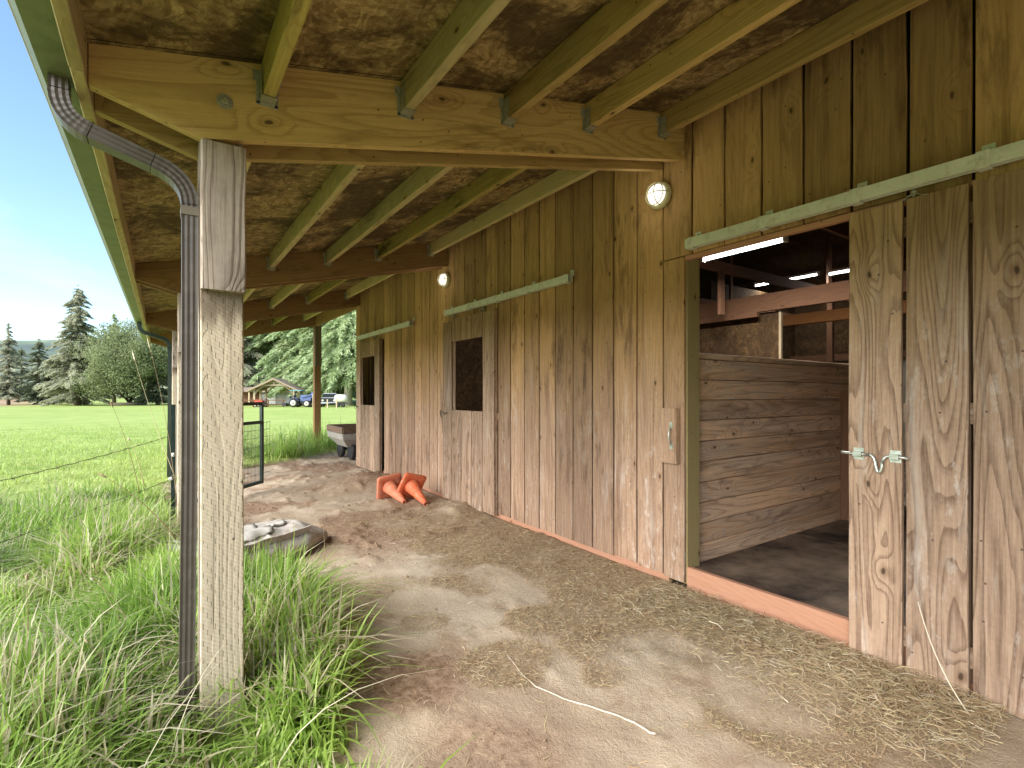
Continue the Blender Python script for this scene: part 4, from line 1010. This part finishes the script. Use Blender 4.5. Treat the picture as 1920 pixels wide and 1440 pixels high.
# dry stalks
def dry():
    N = 150; X, Y = scatter(1500, -1.3, .6, 1.6, 6.2, lambda X, Y: np.where(inview(X, Y), grassiness(X, Y), 0)); X, Y = X[:N], Y[:N]; n = len(X)
    base = np.stack([X, Y, gz(X, Y)], -1); H = rng.uniform(.4, .75, n)
    o = blades('dry_grass', base, H, rng.uniform(.003, .005, n), np.abs(rng.normal(.9, .4, n)), rng.uniform(.9, 1, n), M['grass'], levels=8); tag(o, 'tan dry stalks standing and lying among the green grass', 'grass', None, 'stuff')
    def st(b):
        for (p0, p1, c) in (((330, 930, 3.6), (278, 640, 3.4), 10), ((330, 900, 3.3), (250, 665, 3.5), -8), ((262, 925, 3.2), (208, 755, 3.1), 6), ((270, 910, 3.0), (241, 822, 3.0), 4), ((330, 1010, 2.4), (190, 890, 2.3), 8), ((240, 1170, 2.2), (172, 1085, 2.1), 6), ((50, 1270, 2.0), (50, 1080, 2.0), 2), ((240, 1190, 2.2), (175, 1060, 2.1), -6),
                           ((560, 1110, 3.2), (610, 1060, 3.1), -8), ((608, 1058, 3.6), (605, 985, 3.6), 4), ((250, 1340, 1.9), (160, 1200, 1.9), 5)):
            a = at(p0[0], p0[1], p0[2]); e = at(p1[0], p1[1], p1[2]); m_ = (a+e)/2+Vector((c/300, 0, .03))
            b.tube(bend(a, m_, e, 12), lambda k: .0022*(1-k/18), 5)
            b.tube(bend(e-(e-m_)*.12, e, e+(e-m_)*.08, 5), lambda k: .0045 if 0 < k < 4 else .001, 5)
    o = quick('dry_grass', M['hay'], st); tag(o, 'long arching dry seed stalks leaning beside the downspout', 'grass', None, 'stuff')
dry()
def strands(name, X, Y, l0, l1, wd, rnd, up, label, cat):
    N = len(X); th = rng.uniform(0, np.pi*2, N); L = rng.uniform(l0, l1, N); bendv = rng.normal(0, .25, N)
    Vs = []; z0 = gz(X, Y)+rng.uniform(.001, up, N); tilt = rng.normal(0, .12, N)
    for s_ in (-.5, 0, .5):
        a = th+bendv*s_*2
        c = np.stack([X+np.cos(a)*L*s_, Y+np.sin(a)*L*s_, z0+tilt*L*s_+(.25-s_*s_)*L*.12], -1)
        nv = np.stack([-np.sin(a), np.cos(a), rng.normal(0, .6, N)], -1)*(wd/2)
        Vs += [c-nv, c+nv]
    V_ = np.stack(Vs, 1).reshape(-1, 3); b0 = (np.arange(N)*6)[:, None]
    F_ = np.concatenate([b0+np.array([0, 1, 3, 2]), b0+np.array([2, 3, 5, 4])], 1).reshape(-1, 4)
    o = rawmesh(name, V_, F_, M['hay'], facerand=np.repeat(rnd, 2)); tag(o, label, cat, None, 'stuff')
X, Y = scatter(190000, .4, W-.01, .75, 6.3, lambda X, Y: haymask(X, Y)**1.3*sm(7, 2, Y))
strands('hay', X, Y, .012, .045, .0014, rng.uniform(0, .92, len(X)), .014, 'loose chopped hay littering the dirt along the barn wall', 'hay')
X, Y = scatter(20000, 1.9, W-.06, .55, 2.2, lambda X, Y: sm(.75, .12, W-.06-X))
strands('hay', X, Y, .03, .11, .0018, np.clip(rng.normal(.6, .25, len(X)), 0, 1), .045, 'thicker greenish hay heaped at the foot of the near sliding door', 'hay')
X, Y = scatter(2600, .3, W-.05, .9, 8.5, lambda X, Y: 1-grassiness(X, Y))
strands('straw', X, Y, .02, .09, .002, rng.uniform(.2, 1, len(X)), .006, 'scattered single straws on the bare dirt', 'straw')
# clods
X, Y = scatter(22000, .1, W-.03, 1.0, 10.5, lambda X, Y: (1-grassiness(X, Y))*np.clip(crumbmask(X, Y)+.04, 0, 1)*sm(12, 3, Y)); N = len(X)
ico = np.array([(1, 0, 0), (-1, 0, 0), (0, 1, 0), (0, -1, 0), (0, 0, 1), (0, 0, -1)], float); icf = np.array([(0, 2, 4), (2, 1, 4), (1, 3, 4), (3, 0, 4), (2, 0, 5), (1, 2, 5), (3, 1, 5), (0, 3, 5)])
sz = rng.uniform(.002, .008, N)*np.where(Y < 3.2, .6, 1)*(1+1.2*(rng.uniform(0, 1, N) < .06))
V_ = (ico[None]*rng.uniform(.6, 1.4, (N, 6, 1)))*sz[:, None, None]; V_[:, :, 2] *= .6; V_ += np.stack([X, Y, gz(X, Y)+sz*.3], -1)[:, None]
F_ = (icf[None]+(np.arange(N)*6)[:, None, None]).reshape(-1, 3)
o = rawmesh('dirt_crumbs', V_.reshape(-1, 3), F_, M['clod']); tag(o, 'brown crumbs and clods of dirt under the lean-to', 'dirt', None, 'stuff')

# ================================================================= BACKGROUND
def gpt(px, t): r = ray(px, 738); return Vector((r.x*t, r.y*t, G(r.x*t, r.y*t)))
# ---- trees
def fir_mesh(seed, H, Rr, base, N, leaf, shape=.9, droop=.35, gap=.15):
    r = np.random.default_rng(seed); nb = int(H*15)
    zr = np.sort(r.uniform(0, 1, nb))**1.05; zb = base+zr*(H-base); Lb = Rr*(1-zr)**shape*r.uniform(.55, 1.12, nb)+.12
    lob = r.uniform(0, 6.28, 3)
    th = r.uniform(0, 2*np.pi, nb); Lb *= 1+.18*np.sin(2*th+lob[0])+.1*np.sin(9*zr+lob[1])
    prob = Lb**1.35+.12; prob /= prob.sum()
    bi = r.choice(nb, N, p=prob); s_ = r.uniform(0, 1, N)**.62; L = Lb[bi]
    side = r.normal(0, 1, N)*L*.13*(1.15-s_)+r.normal(0, .05, N)
    rad = L*s_; a = th[bi]
    up = .18*(1-zr[bi])
    z = zb[bi]-droop*rad*s_+up*rad-np.abs(side)*.35-r.uniform(0, .10, N)*L*.5
    c = np.stack([np.cos(a)*rad-np.sin(a)*side, np.sin(a)*rad+np.cos(a)*side, z], -1)
    # needle sprays: long narrow triangles pointing outwards/down
    ang = a+np.sign(side)*r.uniform(.1, 1.0, N); l = leaf*r.uniform(.6, 1.5, N)
    dirv = np.stack([np.cos(ang), np.sin(ang), r.normal(-.35, .35, N)], -1); dirv /= np.linalg.norm(dirv, axis=1)[:, None]
    w = np.cross(dirv, r.normal(0, 1, (N, 3))); w /= np.linalg.norm(w, axis=1)[:, None]+1e-6
    V_ = np.stack([c-dirv*l[:, None]*.4-w*l[:, None]*.16, c+dirv*l[:, None]*.6, c-dirv*l[:, None]*.4+w*l[:, None]*.16, c-dirv*l[:, None]*.55], 1).reshape(-1, 3)
    F_ = (np.array([0, 1, 2, 3])[None]+(np.arange(N)*4)[:, None])
    fr = np.clip(.25+.5*s_+r.normal(0, .16, N)+(np.repeat(0, N)), 0, 1)
    tb = MB(); tb.tube([(0, 0, -.5), (0, 0, H*.3), (0, 0, H*.7), (0, 0, H*.97)], lambda k: [Rr*.075+.05, Rr*.055+.04, Rr*.03+.02, .02][k], 9)
    for i in range(0, nb, 2):
        if Lb[i] > .5: tb.tube([(0, 0, zb[i]), (math.cos(th[i])*Lb[i]*.5, math.sin(th[i])*Lb[i]*.5, zb[i]-droop*Lb[i]*.25+.09*Lb[i]), (math.cos(th[i])*Lb[i]*.9, math.sin(th[i])*Lb[i]*.9, zb[i]-droop*Lb[i]*.8+.1*Lb[i])], lambda k: [.05, .03, .01][k], 4)
    return V_, F_, fr, tb
def broad_mesh(seed, H, Rr, base, N, leaf):
    r = np.random.default_rng(seed); nc = 120
    ph = r.uniform(0, 6.28, nc); u = r.uniform(-.55, 1, nc); rr = r.uniform(.35, 1, nc)
    C = np.stack([np.cos(ph)*np.sqrt(1-u*u*.9)*rr*Rr, np.sin(ph)*np.sqrt(1-u*u*.9)*rr*Rr, base+(H-base)*(.42+.5*u*rr)], -1)
    cs = Rr*r.uniform(.12, .36, nc); bi = r.integers(0, nc, N)
    off = r.normal(0, 1, (N, 3)); off /= np.linalg.norm(off, axis=1)[:, None]; c = C[bi]+off*(cs[bi]*r.uniform(.2, 1.15, N)**.6)[:, None]; c[:, 2] -= np.abs(r.normal(0, .12, N))*Rr*.5
    l = leaf*r.uniform(.6, 1.4, N); d = r.normal(0, 1, (N, 3)); d[:, 2] -= .6; d /= np.linalg.norm(d, axis=1)[:, None]; w = np.cross(d, r.normal(0, 1, (N, 3))); w /= np.linalg.norm(w, axis=1)[:, None]+1e-6
    V_ = np.stack([c-d*l[:, None]*.5, c+w*l[:, None]*.3, c+d*l[:, None]*.5, c-w*l[:, None]*.3], 1).reshape(-1, 3)
    F_ = (np.array([0, 1, 2, 3])[None]+(np.arange(N)*4)[:, None]); fr = np.clip(r.normal(.5, .22, N)+off[:, 2]*.1, 0, 1)
    tb = MB(); tb.tube([(0, 0, -.4), (.1, 0, base), (0, .1, H*.5), (0, 0, H*.8)], lambda k: [.34, .26, .15, .04][k], 9)
    for i in range(nc): p = C[i]; tb.tube([(0, 0, base+.2*(i % 5)*.6), tuple(p*np.array([.5, .5, 1])+np.array([0, 0, -.5])), tuple(p)], lambda k: [.10, .06, .02][k], 4)
    return V_, F_, fr, tb
meshes = {}
def make_tree(key, gen, matl, bark, name, label, cat, loc, sc=1., rot=0., sz=1.):
    t = thing(name, label, cat, loc)
    if key not in meshes:
        V_, F_, fr, tb = gen(); cr_ = rawmesh('crown', V_, F_, matl, facerand=fr); tr_ = tb.build('trunk', bark); meshes[key] = (cr_.data, tr_.data)
    else:
        cr_ = bpy.data.objects.new('crown', meshes[key][0]); tr_ = bpy.data.objects.new('trunk', meshes[key][1]); COL.objects.link(cr_); COL.objects.link(tr_)
    cr_.parent = t; tr_.parent = t; t.scale = (sc, sc, sc*sz); t.rotation_euler.z = rot
    return t
big = lambda sd: (lambda: fir_mesh(sd, 17.3, 5.6, .9, 30000, .50, .7, .34))
T = make_tree('A', big(3), M['fir_grey'], M['bark'], 'fir_tree', 'tallest dark fir in the row across the field on the left', 'tree', gpt(146, 76), 1.04, .6)
make_tree('B', lambda: fir_mesh(11, 12.8, 2.7, 1.2, 9000, .42, .8, .3), M['fir_grey'], M['bark'], 'fir_tree', 'slender sparse fir at the far left edge of the field', 'tree', gpt(16, 80), 1., 0)
make_tree('C', lambda: fir_mesh(12, 10.6, 3.3, .8, 13000, .42, .8, .3), M['fir'], M['bark'], 'fir_tree', 'small dark fir left of the tallest fir', 'tree', gpt(73, 82), 1., 1)
make_tree('D', lambda: fir_mesh(13, 7.8, 3.4, .5, 10000, .42, .7, .3), M['fir'], M['bark'], 'fir_tree', 'low bushy fir touching the left side of the tallest fir', 'tree', gpt(103, 84), 1., 2)
make_tree('E', lambda: broad_mesh(21, 14.6, 6.8, .2, 60000, .24), M['pale_leaf'], M['bark'], 'leafy_tree', 'pale spring-green broad tree right of the tallest fir', 'tree', gpt(243, 78), 1., 0)
make_tree('F', lambda: fir_mesh(22, 15.5, 3.6, 3.0, 12000, .45, .8, .2), M['yellow_leaf'], M['bark'], 'fir_tree', 'yellowish pointed tree rising behind the pale spring-green tree', 'tree', gpt(214, 92), 1.04, 0)
make_tree('G', lambda: fir_mesh(14, 11, 4.0, .6, 18000, .42, .7, .3), M['fir'], M['bark'], 'fir_tree', 'dark fir standing beside the far downspout', 'tree', gpt(296, 80), .95, 0)
make_tree('C', None, None, None, 'fir_tree', 'grey-green fir behind the slender fir at the left edge', 'tree', gpt(40, 100), 1.0, 3)
# forest seen through the porch
for i, (px, t_, sc, rot, key, lab) in enumerate(((452, 92, 1.45, 0, 'A', 'tall fir hidden at left by the nearest post behind the pavilion'), (492, 98, 1.7, 1, 'H', 'tall fir whose boughs rise above the pavilion peak'),
        (527, 94, 1.6, 2, 'H', 'tall fir just right of the pavilion peak'), (566, 86, 1.6, 3.2, 'H', 'tall fir with its trunk beside the tractor'), (598, 90, 1.65, 4, 'H', 'tall fir behind the far porch post'),
        (627, 80, 1.5, 5, 'H', 'tall fir with its trunk by the parked car'), (653, 70, 1.5, 2.6, 'I', 'nearest pale-trunked fir beside the far barn corner'), (690, 78, 1.7, 0, 'H', 'tall fir hidden mostly by the barn'),
        (512, 112, 2.0, 5, 'A', 'back-row fir left of the tractor, far behind the pavilion'), (580, 112, 2.0, 2.4, 'A', 'back-row fir far behind the tractor'), (645, 106, 2.0, 4.4, 'A', 'back-row fir far behind the pale-trunked fir'), (470, 112, 2., 4.6, 'A', 'back-row fir far behind the left pavilion eave'))):
    if key == 'H': gen = lambda: fir_mesh(31, 17, 5.6, 2.6, 42000, .42, .55, .5)
    elif key == 'I': gen = lambda: fir_mesh(32, 17, 4.6, 3.0, 36000, .36, .5, .75)
    else: gen = big(3)
    make_tree(key, gen, M['fir_bright'], M['bark_pale'] if key == 'I' else M['bark'], 'fir_tree', lab, 'tree', gpt(px, t_), sc, rot)
# wooded far ridge as stuff
def ridge():
    n = 30000; ang = rng.uniform(-85, 20, n); d = rng.uniform(150, 260, n)
    X = np.sin(np.radians(ang))*d; Y = np.cos(np.radians(ang))*d; keep = (ang < -25) | (rng.uniform(0, 1, n) < .7); X, Y = X[keep], Y[keep]; n = len(X)
    cl = fbm(X/14, Y/14, 5); hh = sm(.42, .6, cl)*9+1
    c = np.stack([X, Y, gz(X, Y)+rng.uniform(0, 1, n)*hh], -1); l = rng.uniform(.8, 2.0, n)
    d_ = rng.normal(0, 1, (n, 3)); d_ /= np.linalg.norm(d_, axis=1)[:, None]; w = np.cross(d_, rng.normal(0, 1, (n, 3))); w /= np.linalg.norm(w, axis=1)[:, None]
    V_ = np.stack([c-d_*l[:, None]*.5, c+w*l[:, None]*.4, c+d_*l[:, None]*.5, c-w*l[:, None]*.4], 1).reshape(-1, 3)
    F_ = (np.array([0, 1, 2, 3])[None]+(np.arange(n)*4)[:, None])
    o = rawmesh('distant_wood', V_, F_, M['fir_grey'], facerand=rng.uniform(0, 1, n)); tag(o, 'low distant wood beyond the field', 'wood', None, 'stuff')
ridge()
# logs by the trees
for (px, t_, l, a, lab) in ((232, 76, 3.0, .4, 'pale fallen log lying below the pale spring-green tree'), (250, 78, 3.4, .1, 'longer grey log lying right of the other log')):
    c = gpt(px, t_); d = Vector((math.cos(a), -math.sin(a), 0)); tag(quick('log', M['log'], lambda b: b.tube([c-d*l/2+Vector((0, 0, .2)), c+Vector((0, 0, .25)), c+d*l/2+Vector((0, 0, .2))], lambda k: [.22, .2, .15][k], 9)), lab, 'log', 'logs by the trees')

# local frame for far objects: origin on ground at pixel column px, depth t; axes right / away
rt = Vector((cy, -sy, 0)); fw = Vector((sy, cy, 0))
def frame(px, t_, turn=0):
    o = gpt(px, t_); c, s_ = math.cos(turn), math.sin(turn); a = rt*c+fw*s_; b = fw*c-rt*s_
    return o, (lambda x, y, z: o+a*x+b*y+Vector((0, 0, z))), a, b
def fbar(b, Fm, p, q, w, t_, a_, b_): b.bar(Fm(*p), Fm(*q), w, t_, .01)
def fbox(b, Fm, A, B, lo, hi, r=None):
    c = [(l+h)/2 for l, h in zip(lo, hi)]; d = [(h-l)/2 for l, h in zip(lo, hi)]
    b.bar(Fm(lo[0], c[1], c[2]), Fm(hi[0], c[1], c[2]), B*d[1], Vector((0, 0, d[2])), .01, r=r)
# pavilion
def pavilion():
    o, Fm, A, B = frame(514, 64, .22)
    t = thing('pavilion', 'open timber pavilion with a gabled shingle roof across the field', 'pavilion', o)
    hw, ze, zp, L = 2.45, 2.05, 3.45, 6.0
    for x in (-2.3, 2.3):
        for y in (0, 2.9, 5.8): quick('post', M['cedar'], lambda b: b.bar(Fm(x, y, -.2), Fm(x, y, ze+.15), A*.11, B*.11, .01), t)
    for s_ in (-1, 1):
        quick('roof_slope', M['shingle'], lambda b: b.poly_prism([Fm(0, -.5, zp+.05), Fm(s_*3.1, -.5, ze-.15), Fm(s_*3.1, -.5, ze-.02), Fm(0, -.5, zp+.2)], B*(L+1)), t, True)
        quick('barge_board', M['cedar'], lambda b: b.bar(Fm(0, -.54, zp+.05), Fm(s_*3.1, -.54, ze-.12), Vector((0, 0, .12)), B*.03, .01), t)
        quick('eave_beam', M['cedar'], lambda b: b.bar(Fm(s_*2.3, -.2, ze+.12), Fm(s_*2.3, 6.1, ze+.12), A*.1, Vector((0, 0, .12)), .01), t)
    for y in (0, 5.8):
        quick('tie_beam', M['cedar'], lambda b: (b.bar(Fm(-1.5, y, 2.72), Fm(1.5, y, 2.72), Vector((0, 0, .1)), B*.08, .01), b.bar(Fm(0, y, 2.7), Fm(0, y, 3.35), A*.1, B*.06, .01), b.bar(Fm(-.55, y, 3.08), Fm(.55, y, 3.08), Vector((0, 0, .12)), B*.05, .01)), t)
        for s_ in (-1, 1): quick('curved_brace', M['cedar'], lambda b: b.tube(bend(Fm(s_*2.25, y, 1.5), Fm(s_*2.0, y, 2.2), Fm(s_*1.2, y, 2.6), 8), .09, 6), t)
pavilion()
def shed():
    o, Fm, A, B = frame(505, 76)
    t = thing('shed', 'low grey shed with white double doors behind the pavilion', 'shed', o)
    quick('wall', M['greywall'], lambda b: fbox(b, Fm, A, B, (-3.6, .1, 0), (3.0, 3.6, 2.05)), t)
    quick('roof', M['shingle'], lambda b: b.poly_prism([Fm(-4.0, -.3, 2.0), Fm(-4.0, 1.8, 2.75), Fm(-4.0, 4.0, 2.0)], A*7.3), t, True)
    d = quick('double_door', M['whitedoor'], lambda b: (fbox(b, Fm, A, B, (-.35, .0, .05), (.27, .12, 1.85)), fbox(b, Fm, A, B, (.31, .0, .05), (.92, .12, 1.85))), t)
    quick('door_handle', M['darkpaint'], lambda b: (fbox(b, Fm, A, B, (.12, -.05, 1.2), (.2, 0, 1.35)), fbox(b, Fm, A, B, (.36, -.05, 1.2), (.44, 0, 1.35))), d)
    quick('gutter', M['cedar'], lambda b: b.bar(Fm(-3.9, -.35, 2.0), Fm(3.2, -.35, 2.0), Vector((0, 0, .07)), B*.05, .01), t)
shed()
def barn2():
    o, Fm, A, B = frame(462, 72)
    t = thing('woodshed', 'open reddish wooden lean-to shed left of the red mower', 'shed', o)
    for x in (-1.6, -.6, .4, 1.1): quick('post', M['cedar'], lambda b: b.bar(Fm(x, 0, 0), Fm(x, 0, 2.0), A*.09, B*.09, .01), t)
    quick('wall', M['rafter_in'], lambda b: fbox(b, Fm, A, B, (-2.2, 1.6, 0), (1.2, 1.7, 2.0)), t)
    quick('roof', M['shingle'], lambda b: b.poly_prism([Fm(-2.4, -.3, 1.98), Fm(-2.4, 2, 2.5), Fm(-2.4, 2, 2.6), Fm(-2.4, -.3, 2.08)], A*3.9), t, True)
barn2()
def wheel(b, Fm, A, B, x, y, r, w): b.lathe([(r*.55, -w/2), (r*.93, -w/2), (r, -w/3), (r, w/3), (r*.93, w/2), (r*.55, w/2)], Fm(x, y, r), B, 24)
def mower():
    o, Fm, A, B = frame(486.5, 62)
    t = thing('riding_mower', 'small red riding mower parked under the left pavilion side', 'mower', o)
    quick('body', M['red'], lambda b: b.poly_prism([Fm(-.5, -.35, .35), Fm(.45, -.35, .35), Fm(.5, -.35, .75), Fm(.3, -.35, .92), Fm(-.35, -.35, .92), Fm(-.5, -.35, .8)], B*.7), t, True)
    quick('seat', M['darkpaint'], lambda b: (fbox(b, Fm, A, B, (.45, -.2, .6), (.85, .2, .68)), fbox(b, Fm, A, B, (.8, -.2, .66), (.88, .2, 1.05))), t)
    for x, r in ((-.3, .2), (.6, .28)):
        for y in (-.4, .4):
            w = quick('wheel', M['rubber'], lambda b: wheel(b, Fm, A, B, x, y, r, .16), t); quick('rim', M['rim'], lambda b: b.lathe([(r*.5, -.09), (r*.5, .09)], Fm(x, y, r), B, 14), w)
    quick('steering_wheel', M['darkpaint'], lambda b: b.tube([Fm(.32+.04*math.sin(q), .15*math.cos(q), 1.05+.13*math.sin(q)) for q in np.linspace(0, 6.28, 15)[:-1]], .02, 5, closed=True), t)
mower()
def tractor():
    o, Fm, A, B = frame(566, 61, 0)
    t = thing('tractor', 'blue tractor with pale wheels parked among the fir trunks', 'tractor', o)
    rr = .52
    for x, r, y in ((-.72, .52, -.62), (-.72, .52, .62), (.85, .42, -.55), (.85, .42, .55)):
        w = quick('wheel', M['rubber'], lambda b: wheel(b, Fm, A, B, x, y, r, .3), t)
        quick('rim', M['rim'], lambda b: b.lathe([(r*.30, -.17), (r*.62, -.165), (r*.62, .165), (r*.3, .17)], Fm(x, y, r), B, 20), w)
        quick('hub', M['darkpaint'], lambda b: b.lathe([(r*.2, -.19), (r*.2, .19)], Fm(x, y, r), B, 12), w)
    hd = quick('hood', M['blue'], lambda b: b.poly_prism([Fm(-.05, -.32, .75), Fm(1.15, -.32, .75), Fm(1.22, -.32, 1.2), Fm(1.05, -.32, 1.42), Fm(-.05, -.32, 1.5)], B*.64), t, True)
    quick('grille', M['darkpaint'], lambda b: fbox(b, Fm, A, B, (1.22, -.22, .8), (1.26, .22, 1.15)), hd)
    quick('chassis', M['darkpaint'], lambda b: fbox(b, Fm, A, B, (-.9, -.25, .42), (1.1, .25, .78)), t)
    quick('fender', M['blue'], lambda b: [b.sweep(bend(Fm(-1.25, y, .65), Fm(-.75, y, 1.55), Fm(-.2, y, .85), 10), lambda k: [(-.16, -.02), (.16, -.02), (.16, .02), (-.16, .02)]) for y in (-.6, .6)], t)
    quick('seat', M['darkpaint'], lambda b: (fbox(b, Fm, A, B, (-.85, -.25, .95), (-.4, .25, 1.05)), fbox(b, Fm, A, B, (-.92, -.25, 1.0), (-.82, .25, 1.45))), t)
    quick('roll_bar', M['darkpaint'], lambda b: [b.tube([Fm(-.95, y, .8), Fm(-.95, y, 1.95)], .04, 6) for y in (-.45, .45)]+[b.tube([Fm(.0, y, 1.45), Fm(-.05, y, 1.95)], .03, 6) for y in (-.45, .45)], t)
    quick('canopy', M['teal'], lambda b: fbox(b, Fm, A, B, (-1.15, -.6, 1.95), (.15, .6, 2.05)), t)
    quick('loader', M['blue'], lambda b: (b.bar(Fm(.1, -.5, 1.2), Fm(1.5, -.5, 1.55), Vector((0, 0, .07)), B*.05, .01), b.bar(Fm(.1, .5, 1.2), Fm(1.5, .5, 1.55), Vector((0, 0, .07)), B*.05, .01), b.poly_prism([Fm(1.4, -.6, 1.1), Fm(1.85, -.6, 1.2), Fm(1.75, -.6, 1.75), Fm(1.35, -.6, 1.8)], B*1.2)), t, True)
    quick('hitch_arm', M['darkpaint'], lambda b: (fbox(b, Fm, A, B, (-2.0, -.3, .4), (-.9, .3, .5)), fbox(b, Fm, A, B, (-2.2, -.5, .15), (-1.7, .5, .5))), t)
tractor()
def car():
    o, Fm, A, B = frame(619, 62, .25)
    t = thing('parked_car', 'light off-road car with dark lower body parked behind the fir trunks', 'car', o)
    quick('body', M['darkpaint'], lambda b: b.poly_prism([Fm(-.9, -2, .45), Fm(.9, -2, .45), Fm(.92, -2, .95), Fm(.85, -2, 1.1), Fm(-.85, -2, 1.1), Fm(-.92, -2, .95)], B*4), t, True)
    quick('cabin', M['carglass'], lambda b: b.poly_prism([Fm(-.8, -.9, 1.1), Fm(.8, -.9, 1.1), Fm(.68, -.9, 1.6), Fm(-.68, -.9, 1.6)], B*2.6), t, True)
    quick('roof', M['carwhite'], lambda b: fbox(b, Fm, A, B, (-.7, -.9, 1.6), (.7, 1.8, 1.68)), t)
    quick('hood', M['carwhite'], lambda b: fbox(b, Fm, A, B, (-.82, -2.02, 1.1), (.82, -.92, 1.16)), t)
    for x in (-.65, .65): quick('headlight', M['rim'], lambda b: b.lathe([(.12, 0), (.12, .05)], Fm(x, -2, .82), -B, 14), t)
    quick('bumper', M['carwhite'], lambda b: fbox(b, Fm, A, B, (-.9, -2.15, .45), (.9, -2.0, .62)), t)
    for x in (-.85, .85):
        for y in (-1.4, 1.2): w = quick('wheel', M['rubber'], lambda b: b.lathe([(.2, -.12), (.36, -.11), (.38, 0), (.36, .11), (.2, .12)], Fm(x, y, .38), A, 20), t); quick('rim', M['rim'], lambda b: b.lathe([(.19, -.13), (.19, .13)], Fm(x, y, .38), A, 14), w)
car()
def tank():
    o, Fm, A, B = frame(639, 60, .1)
    t = thing('storage_tank', 'rounded white tank on low trailer right of the parked car', 'tank', o)
    quick('tank_body', M['rim'], lambda b: b.lathe([(.05, -.75), (.35, -.68), (.48, -.45), (.5, 0), (.48, .45), (.35, .68), (.05, .75)], Fm(0, 0, 1.02), A, 24), t)
    quick('trailer_frame', M['darkpaint'], lambda b: (fbox(b, Fm, A, B, (-.8, -.35, .42), (.8, .35, .52)), fbox(b, Fm, A, B, (-1.4, -.05, .42), (-.8, .05, .5))), t)
    for x in (-.25, .35): quick('wheel', M['rubber'], lambda b: wheel(b, Fm, A, B, x, -.42, .26, .16), t)
tank()
def railfence():
    o, Fm, A, B = frame(500, 61, 0)
    t = thing('rail_fence', 'dark wooden rail fence in front of the pavilion and shed', 'fence', o)
    for i, x in enumerate((-3.4, -1.6, .2, 2.0, 3.1)): quick('post', M['rafter_in'], lambda b: b.bar(Fm(x, 0, -.2), Fm(x, 0, .95), A*.06, B*.06, .01), t)
    for z in (.35, .85): quick('rail', M['rafter_in'], lambda b: b.bar(Fm(-3.6, -.08, z), Fm(2.3, -.08, z), Vector((0, 0, .05)), B*.02, .01), t)
railfence()
for (px, t_, h, lab) in ((614, 56, .95, 'short grey fence post left of the parked car'), (631, 54, 1.2, 'thin wooden fence post standing between two fir trunks'), (587, 56, 1.6, 'tall wooden fence post beside the far porch post')):
    o = gpt(px, t_); tag(quick('fence_post', M['cedar'], lambda b: b.bar(o+Vector((0, 0, -.2)), o+Vector((0, 0, h)), rt*.06, fw*.06, .01)), lab, 'fence post', 'fence posts near the firs')
for o in bpy.data.objects:
    if '_loc' in o: del o['_loc']
